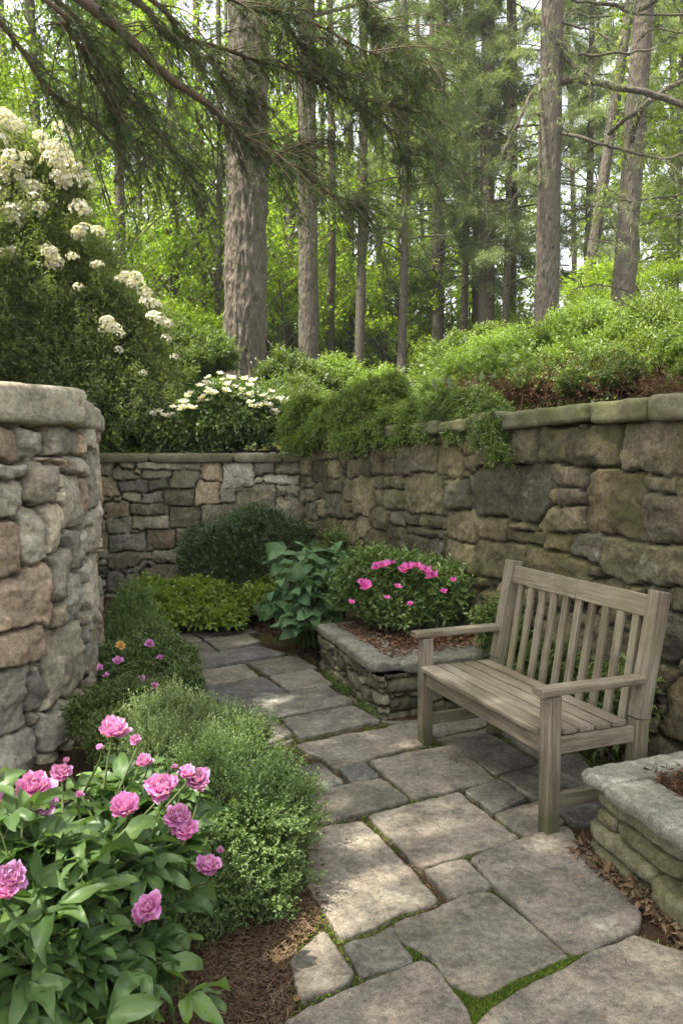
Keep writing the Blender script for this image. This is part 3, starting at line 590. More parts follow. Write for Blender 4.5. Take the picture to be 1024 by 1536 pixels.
# local: x along length (0..BL), y: -depth is away? e2 = -local y
def plank(name,p0,p1,w,h,up=(0,0,1),parent=bench,bev=.004,seed=0,bow=0,bend=0):
    """board from p0 to p1; w = across, h = along 'up'. local coords; subdivided so that edges look hand worn"""
    p0=np.array(p0,float);p1=np.array(p1,float); d=p1-p0; L=np.linalg.norm(d); d/=L; up=np.array(up,float); up=unit(up-d*(up@d)); sd=np.cross(d,up)
    prof=[]
    for (sx,sy) in ((-1,-1),(1,-1),(1,1),(-1,1)):
        cx,cy=sx*(w/2-bev),sy*(h/2-bev)
        a0=math.atan2(sy,sx)
        for da in (-PI/4,0,PI/4): prof.append((cx+bev*math.cos(a0+da),cy+bev*math.sin(a0+da)))
    prof=np.array(prof); m=len(prof); ns=max(3,int(L/.05)); ts=np.r_[0,.003/L,np.linspace(0,1,ns)[1:-1],1-.003/L,1]
    V=[];G=[]
    for i,tt in enumerate(ts):
        sc=1-(.003/min(w,h)*2 if i in (0,len(ts)-1) else 0)
        c=p0+d*L*tt+up*bend*4*tt*(1-tt)
        wob=.0012*noise(np.array([[tt*L*6,seed,0],[tt*L*6,seed,5]]),seed)
        V.append(c+sd*(prof[:,:1]*sc+wob[0])+up*(prof[:,1:]*sc+wob[1])); G.append(np.c_[np.full(m,L*tt)+seed*3.3,prof+seed*1.7])
    V=np.concatenate(V);G=np.concatenate(G); k=len(ts)
    i=np.arange(k-1)[:,None]*m; j=np.arange(m)[None]; j2=(j+1)%m
    F=np.stack([i+j,i+j2,i+m+j2,i+m+j],-1).reshape(-1,4)
    V=np.r_[V,[V[:m].mean(0)],[V[-m:].mean(0)]]; G=np.r_[G,[G[:m].mean(0)],[G[-m:].mean(0)]]
    a=k*m; caps=np.concatenate([np.stack([np.full(m,a),(np.arange(m)+1)%m,np.arange(m)],-1),np.stack([np.full(m,a+1),(k-1)*m+np.arange(m),(k-1)*m+(np.arange(m)+1)%m],-1)])
    o=mk(name,V,[F,caps],M['wood'],parent,smooth=False)
    at_=o.data.attributes.new('grain','FLOAT_VECTOR','POINT'); at_.data.foreach_set('vector',G.astype(np.float32).ravel())
    return o
sgn=-1 if np.cross(np.r_[e1,0],np.r_[e2,0])[2]<0 else 1   # local y sign of 'back'
def bk(x,y,z): return (x,sgn*y,z)
D_=.47; LEAN=.17
# front legs with tapered armrests above
for k,x in enumerate((0,BL)): plank('leg',bk(x,0,-.012),bk(x,0,.585),.066,.066,(0,1,0),seed=1+k,bev=.006)
def backpt(z): # y of reclining post at height z
    return D_+ (0 if z<.40 else (z-.40)*LEAN)
for k,x in enumerate((0,BL)):
    plank('leg',bk(x,D_-.02,-.012),bk(x,D_,.43),.064,.07,(0,1,0),seed=5+k,bev=.006)
    o=plank('back_post',bk(x,D_,.431),bk(x,backpt(.99),.99),.068,.075,(0,1,0),seed=8+k,bev=.006)
for k,x in enumerate((-.005,BL+.005)): plank('armrest',bk(x,-.075,.608),bk(x,backpt(.60)-.036,.608),.074,.034,(0,0,1),seed=11+k,bev=.008)
plank('front_rail',bk(.034,0,.365),bk(BL-.034,0,.365),.03,.085,(0,0,1),seed=14)
plank('back_rail',bk(.034,D_,.33),bk(BL-.034,D_,.33),.03,.07,(0,0,1),seed=15)
for k,x in enumerate((0,BL)):
    plank('side_rail',bk(x,.034,.365),bk(x,D_-.036,.365),.03,.07,(0,0,1),seed=16+k)
    plank('stretcher',bk(x,.034,.125),bk(x,D_-.045,.125),.032,.062,(0,0,1),seed=18+k)
ys_=[(-.035,.095),(.066,.075),(.154,.075),(.242,.075),(.330,.075)]
for k,(y0,w) in enumerate(ys_):
    plank('seat_slat',bk(-.0 if 0<k<5 else .036 if k==5 else -.0,y0+w/2,.421-.006*math.sin(k*.6)),bk(BL-(.036 if k==5 else 0),y0+w/2,.421-.006*math.sin(k*.6)),w,.022,(0,0,1),seed=20+k,bev=.005) if k else plank('seat_slat',bk(.034,.0,.422),bk(BL-.034,.0,.422),.10,.026,(0,0,1),seed=20,bev=.007)
hx=BL*.47
for k,(xa,xb) in enumerate(((.034,hx),(hx+.0015,BL-.034))):
    plank('top_rail',bk(xa,backpt(.915),.915),bk(xb,backpt(.915),.915),.034,.10,(0,LEAN*sgn,1),seed=28+k,bev=.006)
for k in range(10):
    x=.034+(BL-.068)*(k+.75)/10.5
    plank('back_slat',bk(x,backpt(.40)-.002,.35),bk(x,backpt(.87),.87),.044,.022,(0,1,0),seed=32+k,bev=.005)
# ------------------------------------------------------------------ raised planters
def wallpt(y,o=0): return np.array([wall_x(y)+o,y])
t=thing('stone_planter','low raised planter of thin stacked stones with grey slab rim behind the bench','planter',(.4,5.4,0))
A0=gnd(478,1004)[:2]; A1=gnd(570,1081)[:2]; dirw=unit(A1-A0); dn=np.array([.895,.446])
PB=[A0+dn*.95,A0+dn*.12,A0+dirw*.10,A0+dirw*.3,A1-dirw*.2,A1-dirw*.03,A1+dn*.05,A1+dn*.25,A1+dn*1.0]
fP,LP_=path_sampler(PB)
stp=fill([],LP_,-.02,.275,[(.10,.07),(.07,.045),(.045,.03),(.03,.02)],np.random.default_rng(8),asp=(1.6,3.4),ntry=5000)
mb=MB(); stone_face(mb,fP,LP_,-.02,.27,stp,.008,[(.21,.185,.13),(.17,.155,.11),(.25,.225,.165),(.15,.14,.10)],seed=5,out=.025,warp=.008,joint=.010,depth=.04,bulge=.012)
mb.build('stonework',M['wall'],t,origin=t.location)
print('planter',A0,A1)
L1=float(np.linalg.norm(A1-A0)); 
mid=lambda a,w: A0+dirw*a+dn*w
ang1=math.atan2(dirw[1],dirw[0])
for k,(c,dm,an) in enumerate([(mid(.20,.16),(.50,.34,.075),ang1),(mid(.62,.14),(.40,.32,.075),ang1),(mid(L1-.31,.13),(.52,.32,.08),ang1),(A1+dn*.46-dirw*.13,(.62,.33,.078),math.atan2(dn[1],dn[0])),(A1+dn*.93-dirw*.13,(.40,.32,.075),math.atan2(dn[1],dn[0])),(A0+dn*.55+dirw*.12,(.5,.26,.075),math.atan2(dn[1],dn[0]))]):
    mb=MB(); rock(mb,(c[0],c[1],.27+dm[2]/2),dm,an,seed=80+k,res=.012,p=7,amp=.045,col=(.19,.185,.16)); mb.build('rim_slab',M['granite'],t,origin=t.location)
# soil inside
ca=[mid(.1,.12),mid(L1-.12,.12),A1+dn*1.0-dirw*.1,A0+dn*1.0]
nn=24; u,v=np.meshgrid(np.linspace(0,1,nn),np.linspace(0,1,nn),indexing='ij'); u=u.ravel();v=v.ravel()
XY=(ca[0]*((1-u)*(1-v))[:,None]+ca[1]*(u*(1-v))[:,None]+ca[2]*(u*v)[:,None]+ca[3]*((1-u)*v)[:,None])
i=(np.arange(nn-1)[:,None]*nn+np.arange(nn-1)[None]).ravel(); mb=MB()
mb.add(np.c_[XY,.315+.02*fbm(np.c_[XY*9,XY[:,0]*0],3,2)+.03*np.sin(u*PI)*np.sin(v*PI)],np.stack([i,i+nn,i+nn+1,i+1],-1)); mb.build('soil',M['soil'],t,origin=t.location)
mb=MB(); n=3500; k=rng.random((n,2)); P=ca[0]*((1-k[:,:1])*(1-k[:,1:]))+ca[1]*(k[:,:1]*(1-k[:,1:]))+ca[2]*(k[:,:1]*k[:,1:])+ca[3]*((1-k[:,:1])*k[:,1:])
leaves(mb,np.c_[P,.335+rng.random(n)*.03],unit(rng.normal(size=(n,3))*[1,1,.3]),rng.normal(size=(n,3))*.7+[0,0,1],.02+rng.random(n)*.03,.008+rng.random(n)*.012,'rh'); mb.build('mulch',M['brown'],t,origin=t.location)['kind']='stuff'
# near right planter of stacked slabs
t=thing('stone_planter','stacked flat stone planter with pale granite top slabs beside the bench front leg','planter',(1.2,2.8,0))
Q0=gnd(872,1285)[:2]+np.array([.03,.02]); u1=unit(np.array([.30,-.95])); v1=np.array([-u1[1],u1[0]]); an=math.atan2(u1[1],u1[0]); av=math.atan2(v1[1],v1[0])
print('planter2',Q0)
def blk(s0,s1,w0,w1,z0,z1,seed,col,p=4.5,name=None,mat='wall',tilt=(0,0),amp=.09,res=.012,da=0):
    c=Q0+u1*(s0+s1)/2+v1*(w0+w1)/2; m_=MB() if name else mbp
    rock(m_,(c[0],c[1],(z0+z1)/2),(s1-s0,w1-w0,z1-z0),an+da,seed=seed,res=res,p=p,amp=amp,col=col,tilt=tilt)
    if name: m_.build(name,M[mat],t,origin=t.location)
mbp=MB(); cA,cB,cC=(.19,.175,.115),(.16,.15,.10),(.215,.20,.14)
blk(0,.58,.0,.30,.215,.305,1,cC,tilt=(-.03,0)); blk(.59,1.1,.0,.3,.20,.30,2,cB); blk(1.12,1.6,0,.3,.2,.3,12,cA)
blk(.03,.16,.0,.26,.15,.215,3,cA); blk(.14,.50,.0,.28,.14,.212,4,cB,tilt=(-.06,0)); blk(.50,.95,-.03,.3,.11,.2,5,cA); blk(.97,1.5,-.03,.3,.11,.2,15,cC)
blk(-.01,.40,-.015,.28,.07,.15,6,cC,tilt=(-.08,0)); blk(.38,.80,-.05,.3,.02,.125,7,cA,tilt=(-.05,0)); blk(.82,1.4,-.06,.3,.01,.12,17,cB)
blk(.0,.30,-.02,.26,-.02,.075,8,cB,tilt=(-.05,0)); blk(.28,.60,-.03,.3,-.03,.05,9,cC); blk(.6,1.1,-.09,.3,-.05,.05,10,cB)
# return face toward the wall
for k in range(5):
    z=k*.06
    blk(-.01+.01*(k%2),.24,.29+.0*k,.62+.05*(k%2),z-.005,z+.062,30+k,[cA,cB,cC][k%3]); blk(-.01,.24,.64+.05*(k%2),1.05,z-.005,z+.062,40+k,[cB,cC,cA][k%3])
mbp.build('stonework',M['wall'],t,origin=t.location)
blk(-.04,.125,-.035,.60,.300,.356,50,(.21,.21,.18),9,'rim_slab','granite',amp=.04,da=.06); blk(.13,.62,-.045,.19,.297,.352,51,(.20,.20,.17),9,'rim_slab','granite',amp=.045,da=-.02)
blk(.63,1.3,-.03,.20,.297,.352,52,(.19,.19,.16),9,'rim_slab','granite',amp=.04); blk(-.03,.14,.61,1.05,.300,.355,53,(.19,.19,.16),9,'rim_slab','granite',amp=.04)
mb=MB(); n=26; u,v=np.meshgrid(np.linspace(.1,1.5,n),np.linspace(.1,.9,n),indexing='ij'); XY=Q0+u1*u.reshape(-1,1)+v1*v.reshape(-1,1)
i=(np.arange(n-1)[:,None]*n+np.arange(n-1)[None]).ravel(); mb.add(np.c_[XY,.315+.02*fbm(np.c_[XY*12,XY[:,0]*0],3,2)],np.stack([i,i+n,i+n+1,i+1],-1)); mb.build('soil',M['soil'],t,origin=t.location)
mb=MB(); n=9000; XY=Q0+u1*rng.uniform(.1,1.5,(n,1))+v1*rng.uniform(.17,.9,(n,1))
leaves(mb,np.c_[XY,.325+rng.random(n)*.045],unit(rng.normal(size=(n,3))*[1,1,.4]),rng.normal(size=(n,3))+[0,0,.8],.015+rng.random(n)*.045,.002+rng.random(n)**2*.014,'rh'); mb.build('mulch',M['brown'],t,origin=t.location)['kind']='stuff'
# ------------------------------------------------------------------ plants
def pb(rows):
    """rows px,py,r px,Y[,flatten] -> world ellipsoids"""
    out=[]
    for r_ in rows:
        px,py,rp,Y=r_[:4]; fl=r_[4] if len(r_)>4 else 1.0; c=at(px,py,Y); w=rp*Y/FPX; out.append((*c,w,w,w*fl))
    return np.array(out)
def shrub(name,label,cat,rows,n,k,ll,lw,mat,base=None,group=None,L=.12,kind='rh',amp=.3,shell=(.6,1),up=.35,low=-.5,spread=1.0,droop=0,gap=.25,seed=0,stems=14,stemr=.006,stemmat='twig',ground=None,fr=2.2,core=True,tv=.35,st=.0009):
    r=np.random.default_rng(seed+100); B=pb(rows) if not isinstance(rows,np.ndarray) else rows
    if base is None: base=(B[:,0].mean(),B[:,1].mean(),0 if ground is None else ground)
    t=thing(name,label,cat,base,group)
    P,O=blob_points(B,n,r,shell,amp,fr,low,gap,seed)
    if ground is not None: m=P[:,2]>ground+.01; P=P[m];O=O[m]
    D=unit(O+np.array([0,0,up])+r.normal(size=P.shape)*.45)
    tint=np.clip(.5+.38*noise(P*(4/np.median(B[:,3])/2+1.5),seed+4)+.12*r.normal(size=len(P)),0,1)
    mb=MB(); sprigs(mb,P-D*L*.5,D,L*(.6+.8*r.random(len(P))),k,ll,lw,kind,spread,droop,tint,r,stems=st,tv=tv)
    mb.build('foliage',M[mat],t,origin=base)
    if stems:
        mb=MB(); idx=r.choice(len(P),min(stems,len(P)),replace=False); b=np.asarray(base,float)
        for i in idx:
            e=P[i]; s=b+np.r_[r.normal(size=2)*.04,-.03]; m=(s+e)/2+r.normal(size=3)*.12*np.linalg.norm(e-s)*.6; m[2]=max(m[2],s[2])
            c=curve([s,m,e],9); tube(mb,c,np.linspace(stemr,stemr*.25,9),5)
        mb.build('stem',M[stemmat],t,origin=base)
    return t,P,O
def bloom_mesh(name,mat,petals,size,r,cup=.5,layers=4):
    """ruffled double flower: layers of cupped petals, radius about 'size', facing +Z"""
    mb=MB()
    for l in range(layers):
        f=l/(max(1,layers-1)); m=int(petals*(1.15-.45*f)); 
        for j in range(m):
            a=j*2*PI/m+l*.8+r.normal()*.2; tilt=.10+f*1.15+r.normal()*.14; Ls=size*(1.0-.42*f)*r.uniform(.85,1.15); W=Ls*r.uniform(.75,1.0)
            u=np.linspace(0,1,5); v=np.linspace(-1,1,5); U,Vv=np.meshgrid(u,v,indexing='ij')
            w=W*.5*np.sin(np.clip(U*.86+.10,0,1)*PI)**.55*Vv
            x=U*Ls; ruff=.10*Ls*np.sin(Vv*5+r.uniform(0,6))*U**2+.05*Ls*noise(np.stack([U*3,Vv*2,U*0+j+l*9],-1),2); z=cup*Ls*(U**1.8)*.5+.18*W*Vv**2*U+ruff
            x=x-.10*Ls*np.abs(Vv)*U*(.5+.5*np.sin(Vv*9+j))
            ct,st_=math.cos(tilt),math.sin(tilt); X2=x*ct-z*st_; Z2=x*st_+z*ct+.10*size*f
            P=np.stack([X2*math.cos(a)-w*math.sin(a),X2*math.sin(a)+w*math.cos(a),Z2],-1).reshape(-1,3)
            i=(np.arange(4)[:,None]*5+np.arange(4)[None]).ravel()
            mb.add(P,np.stack([i,i+5,i+6,i+1],-1),np.clip(.15+.75*U.ravel()**1.5*(.7+.5*r.random())+.1*f,0,1))
    o=mb.build(name,mat,smooth=True); me=o.data; bpy.data.objects.remove(o); return me
rb=np.random.default_rng(21)
PEO=[bloom_mesh('peony_bloom',M['peony'],int(rb.integers(9,14)),.052,rb,rb.uniform(.35,.9),6) for _ in range(7)]
AZA=[bloom_mesh('azalea_bloom',M['azpetal'],6,.03,rb,.4,2) for _ in range(2)]
DIA=[bloom_mesh('small_bloom',M['peony'],8,.026,rb,.4,3) for _ in range(2)]
YEL=bloom_mesh('orange_bloom',M['yellow'],8,.026,rb,.4,3)
def place(name,me,parent,p,dr,sc=1,roll=None):
    o=bpy.data.objects.new(name,me); C.objects.link(o); o.parent=parent; o.location=Vector([float(a) for a in p])-parent.location
    q=Vector([float(a) for a in dr]).to_track_quat('Z','Y'); o.rotation_mode='QUATERNION'
    from mathutils import Quaternion
    o.rotation_quaternion=q@Quaternion((0,0,1),rb.uniform(0,6) if roll is None else roll); o.scale=(sc,)*3; return o
def flower(parent,px,py,Y,me,rpx=25,base=.052,toward=.65,stem=True,stems_mb=None,bp=None,name='flower'):
    p=at(px,py,Y); d=unit(np.array([0,0,1.])+toward*unit(np.array([0,0,EYE])-p)+rb.normal(size=3)*.2)
    sc=rpx*Y/FPX/base; place(name,me,parent,p-d*base*sc*.35,d,sc)
    if stems_mb is not None:
        b=np.asarray(bp,float)+np.r_[rb.normal(size=2)*.12,0]; m=(b+p)/2+np.r_[rb.normal(size=2)*.05,.08]; q=p-d*base*sc*.3
        tube(stems_mb,curve([b,m,q-d*.05,q],10),np.linspace(.005,.0028,10),6,tint=.6)
# --- peony bush, near left
rows=[(40,1400,140,1.80),(150,1370,125,1.95),(225,1320,75,2.10),(190,1225,72,2.35),(240,1240,50,2.35),(90,1290,80,2.15),(215,1440,70,1.9),(-40,1330,130,1.8),(255,1290,50,2.15),(130,1500,120,1.75),(20,1540,120,1.62)]
B=pb(rows); r=np.random.default_rng(31); base=(-.72,1.95,.03)
peo=thing('peony_bush','broad leafy peony bush with ruffled pink blooms in the near left corner','shrub',base)
P,O=blob_points(B,215,r,(.35,1.0),.25,2,-.2,.1,5); P=P[P[:,2]>.05]
mb=MB(); ms=MB()
for p in P:
    b=np.array(base)+np.r_[r.normal(size=2)*.14,0]; m=(b+p)/2+np.r_[r.normal(size=2)*.05,.1]; c=curve([b,m,p],9); tube(ms,c,np.linspace(.0045,.002,9),5,tint=.5)
    D0=unit(c[-1]-c[-3]); nl=r.integers(4,7)
    for j in range(nl):      # compound leaves: stalk with three leaflets
        a=r.uniform(0,2*PI); q=c[int(r.integers(5,9))]; dr=unit(np.array([math.cos(a),math.sin(a),r.uniform(.0,.55)])+D0*.45); Lp=r.uniform(.03,.07); e=q+dr*Lp
        tube(ms,np.array([q,q+dr*Lp*.5+[0,0,.006],e]),.0014,4,tint=.7)
        sd=unit(np.cross(dr,[0,0,1])); tn=r.random()**1.3*.9; Ls=r.uniform(.08,.135)
        for dd,sc in ((dr,1.0),(unit(dr+sd*.9),.8),(unit(dr-sd*.9),.8)):
            dd=unit(dd+np.array([0,0,r.uniform(-.5,.15)])); leaves(mb,e[None],dd[None],np.array([[0,0,1.]])+r.normal(size=(1,3))*.28,Ls*sc,Ls*sc*r.uniform(.34,.45),'broad',tint=np.clip(tn+r.normal()*.06,0,.92),r=r)
# young bright shoots at the very front
for (px,py,Y) in [(80,1480,1.62),(20,1500,1.6),(120,1500,1.66),(260,1410,1.95),(200,1510,1.75),(70,1440,1.7)]:
    q=at(px,py,Y); b=np.array([q[0]*.97,Y+.05,.03]); tube(ms,curve([b,(b+q)/2+[.01,0,.02],q],8),np.linspace(.004,.002,8),5,tint=.8)
    for j in range(6):
        a=j*1.05+r.random(); dd=unit(np.array([math.cos(a),math.sin(a),r.uniform(-.1,.5)])); leaves(mb,q[None]-[[0,0,.012*(j%3)]],dd[None],np.array([[0,0,1.]])+r.normal(size=(1,3))*.15,r.uniform(.06,.085),r.uniform(.028,.036),'broad',tint=.97,r=r)
for (px,py,rp,Y) in [(52,1178,32,2.0),(66,1202,24,1.98),(-2,1215,26,1.9),(188,1208,27,1.95),(243,1180,26,2.1),(266,1222,23,2.0),(276,1242,22,2.0),(296,1168,21,2.2),(312,1297,21,1.95),(222,1358,25,1.75),(214,1374,20,1.74),(16,1314,28,1.62),(10,1334,24,1.6),(170,1093,25,2.3),(216,1141,14,2.25),(92,1158,17,2.2),(280,1157,16,2.2),(204,1110,10,2.4),(150,1120,6,2.2),(262,1150,6,2.15),(120,1190,7,2.0),(330,1275,6,2.0),(100,1140,6,2.2)]:
    flower(peo,px,py,Y,PEO[int(rb.integers(7))],rp,.054,stems_mb=ms,bp=base)
mb.build('foliage',M['peonyleaf'],peo,origin=base); ms.build('stem',M['greenstem'],peo,origin=base)
# --- fine leaved shrubs between the wall and the path
shrub('boxleaf_shrub','large feathery fine leaved green shrub spilling over the path edge beside the peonies','shrub',[(370,1260,85,2.75),(330,1200,75,2.95),(400,1200,55,3.0),(310,1330,75,2.6),(370,1340,62,2.62),(270,1250,75,2.9),(430,1240,32,2.9),(330,1380,42,2.55),(250,1340,70,2.5)],9500,20,.014,.0072,'fine',(-.36,2.75,.02),L=.10,seed=1,ground=.01,stems=40,up=.25,amp=.5,spread=.8,gap=.62,tv=.2,fr=3.6,shell=(.5,1.05))
shrub('boxleaf_shrub','pale wispy shrub with upright plumes standing between the feathery shrub and the stone wall','shrub',[(300,1112,44,3.6),(250,1095,48,3.7),(345,1115,36,3.45),(385,1105,20,3.4),(325,1150,42,3.3),(235,1140,46,3.3)],7500,16,.013,.0065,'silver',(-.85,3.6,.02),L=.13,seed=2,ground=.01,stems=30,up=1.1,amp=.55,spread=.7,gap=.55,tv=.2,fr=3.4)
shrub('boxleaf_shrub','low rounded green shrub spreading along the foot of the curved wall','shrub',[(195,1068,42,4.1),(148,1078,34,4.0),(245,1058,28,4.3),(180,1112,36,3.7)],5200,12,.022,.011,'mid',(-1.15,4.1,.02),L=.11,seed=3,ground=.01,up=.4,stems=20,gap=.35)
t4,_,_=shrub('flowering_shrub','dense dark green mound dotted with small pink blooms at the path edge','shrub',[(258,995,32,5.1),(205,1000,34,5.0),(165,1005,28,5.0),(275,1025,22,4.9),(235,965,20,5.4)],6000,12,.02,.011,'azleaf',(-1.25,5.0,.02),L=.09,seed=4,ground=.01,up=.5,stems=20,gap=.3)
ms=MB()
for (px,py,rp,Y) in [(211,1018,9,4.25),(177,990,10,4.5),(225,964,8,4.8),(200,1034,7,4.1),(160,1012,6,4.3),(190,1040,7,4.1),(240,985,6,4.6),(232,1028,7,4.15),(150,1000,6,4.5)]: flower(t4,px,py,Y,DIA[rb.integers(2)],rp,.028,stems_mb=ms,bp=(-1.25,5.0,.1))
for (px,py,rp,Y) in [(182,967,9,4.7),(228,1044,6,4.1)]: flower(t4,px,py,Y,YEL,rp,.028,stems_mb=ms,bp=(-1.3,5.1,.1))
ms.build('flower_stalk',M['greenstem'],t4,origin=t4.location)
shrub('spiky_shrub','wispy upright green shrub against the far left corner of the walls','shrub',[(195,930,28,6.4),(190,975,38,6.2),(225,960,22,6.3),(200,900,16,6.5)],4200,12,.03,.008,'fine',(-1.75,6.4,.02),L=.16,seed=5,ground=.01,up=1.2,spread=.7,stems=16)
# yellow-green layered ground cover at the back
shrub('barberry_shrub','low layered yellow green shrub in front of the back wall','shrub',[(250,905,42,7.3,.5),(300,900,40,7.3,.5),(350,912,36,7.3,.45),(400,900,34,7.4,.5),(270,925,36,7.0,.4),(330,930,34,7.0,.35),(225,890,24,7.5,.6),(430,885,26,7.5,.6)],2600,9,.05,.034,'lime',(-1.1,7.4,.02),L=.16,seed=6,ground=.02,up=.0,amp=.35,stems=30,low=-.1,spread=1.1,gap=.3)
shrub('yew_shrub','large dark green rounded shrub in the corner in front of the walls','shrub',[(370,830,58,7.9),(320,850,48,7.9),(425,830,48,7.9),(390,795,32,7.9),(350,870,50,7.8),(430,865,45,7.8),(300,820,22,8.0)],8500,14,.035,.012,'finedark',(-.95,7.9,.02),L=.14,seed=7,ground=.02,up=.5,stems=24,gap=.25)
# broad leaved plant
t=thing('broadleaf_plant','large leaved blue green plant at the end of the low planter','shrub',(-.35,6.5,.02)); r=np.random.default_rng(77)
B=pb([(460,890,55,6.4),(500,860,42,6.5),(430,915,34,6.3),(475,925,30,6.2),(440,850,30,6.7)]); P,O=blob_points(B,120,r,(.3,1),.15,2,-.6,0,3)
P=P[P[:,2]>.1]; mb=MB(); ms=MB()
for p,o in zip(P,O):
    b=np.array([-.28,6.5,.02])+np.r_[r.normal(size=2)*.08,0]; c=curve([b,(b+p)/2+[0,0,.1],p],8); tube(ms,c,np.linspace(.007,.003,8),5,tint=.4)
    for j in range(3):
        dd=unit(np.array([o[0],o[1],0])*.8+r.normal(size=3)*[.6,.6,.15]+[0,-.2,-.1]); Ls=r.uniform(.11,.19)
        leaves(mb,p[None]+r.normal(size=(1,3))*.03,dd[None],np.array([[0,-.35,1.]])+r.normal(size=(1,3))*.25,Ls,Ls*r.uniform(.6,.75),'broad',r=r,fold=.12)
mb.build('foliage',M['hosta'],t,origin=t.location); ms.build('stem',M['greenstem'],t,origin=t.location)
# azalea in the planter
ta,PA,OA=shrub('azalea_bush','pink flowering azalea bush growing in the low stone planter','shrub',[(565,882,50,5.75),(620,890,45,5.7),(590,915,40,5.6),(660,895,42,5.65),(535,895,30,5.8),(695,880,24,5.7),(600,862,30,5.8),(560,845,18,5.8),(645,868,22,5.7)],3600,10,.042,.021,'azleaf',(.5,5.65,.33),L=.13,seed=8,ground=.34,up=.6,stems=26,gap=.5,shell=(.5,1.08),amp=.4)
for (px,py,rp,Y) in [(573,846,13,5.4),(563,849,9,5.4),(548,877,12,5.2),(612,848,11,5.35),(604,852,9,5.35),(625,847,10,5.35),(637,852,11,5.3),(648,861,12,5.25),(596,878,7,5.15),(588,843,7,5.5),(542,872,8,5.2),(528,902,6,5.2),(665,885,6,5.2),(615,905,6,5.1),(680,868,6,5.3),(580,895,5,5.1)]: flower(ta,px,py,Y,AZA[rb.integers(2)],rp,.032)
# plants between bench and wall
def wp(y,o,z): return np.array([wall_x(y)-o,y,z])
for k,(y,o,z,rr,lb) in enumerate([(4.45,.22,.30,.20,'small bright green plant seen through the left back slats of the bench'),(4.0,.2,.34,.17,'light green weedy plant seen through the middle back slats of the bench'),(4.95,.16,.50,.17,'low leafy plant at the right end of the azalea planter')]):
    c=wp(y,o,z); shrub('small_plant',lb,'plant',np.array([[*c,rr,rr,rr*.9],[c[0],c[1],c[2]*.5,rr*.8,rr*.8,rr*.7]]),500,9,.045,.02,'mid',(c[0],c[1],.01),L=.12,seed=10+k,ground=.02,up=.6,stems=12)
for k,(px,py,rp,Y,lb,mt) in enumerate([(505,815,16,7.0,'thin green fern-like sprig against the right wall behind the broad leaves','mid'),(660,900,16,5.6,'grey green sprig at the foot of the right wall behind the azalea','fine')]):
    c=at(px,py,Y); shrub('small_plant',lb,'plant',pb([(px,py,rp,Y),(px,py+40,rp,Y)]),260,9,.04,.014,mt,(c[0],c[1],.02),L=.14,seed=14+k,ground=.02,up=1.0,stems=10)
# small moss / weeds at the planter foot
t=thing('weed_clump','small green weeds growing at the foot of the low planter','weed',(*A1,.0)); mb=MB(); n=2600; s=rng.random(n)*L1; P=np.c_[A0+dirw*s[:,None]-dn*(.0+.05*rng.random((n,1))),rng.random(n)**2*.07]
m=noise(P*6,3)>-.05; P=P[m]; n=len(P); leaves(mb,P,rdir(n)*.7+[0,0,.8],rdir(n),.014,.007,'rh'); mb.build('foliage',M['mid'],t,origin=t.location)
# ------------------------------------------------------------------ shrubs behind the back wall
tr,PR,OR=shrub('rhododendron','tall billowing rhododendron with cream white flower heads above the left wall','shrub',
 [(-30,340,120,10),(50,290,72,10.2),(10,230,45,10.3),(90,270,35,10.1),(0,440,130,9.8),(110,400,62,9.9),(160,470,60,9.8),(60,520,110,9.6),(190,500,56,9.8),(150,590,90,9.6),(228,560,42,9.7),(225,620,48,9.5),(-60,560,130,9.6),(60,640,90,9.5)],36000,10,.055,.019,'rhodo',(-3.9,10.4,1.6),L=.30,seed=20,up=.35,stems=0,amp=.42,gap=.45,shell=(.55,1.0),fr=2.6,low=-.6,st=.002)
ms=MB(); b=np.array([-3.9,10.4,1.5])
for pts in [[(-10,660,10.4),(10,560,10.4),(5,470,10.2),(60,430,10),(130,425,9.8)],[(-10,660,10.4),(40,560,10.3),(110,500,10),(180,455,9.9)],[(20,650,10.4),(80,590,10.1),(150,540,9.9),(215,505,9.8)],[(0,600,10.3),(-20,430,10.3),(30,330,10.2),(60,270,10.2)],[(10,560,10.3),(90,480,10.1),(100,380,10.1),(110,330,10)],[(30,640,10.2),(120,640,9.9),(200,590,9.7),(240,560,9.7)],[(0,500,10.2),(40,440,10),(90,420,9.9),(140,380,9.9)]]:
    c=curve([at(*p) for p in pts],22); tube(ms,c,np.linspace(.055,.012,22),7,rough=.15)
idx=np.random.default_rng(2).choice(len(PR),90,replace=False)
for i in idx:
    e=PR[i]; s=b+(e-b)*.55+rb.normal(size=3)*.12; tube(ms,curve([s,(s+e)/2+rb.normal(size=3)*.08,e],7),np.linspace(.014,.004,7),5)
ms.build('limb',M['twig'],tr,origin=tr.location)
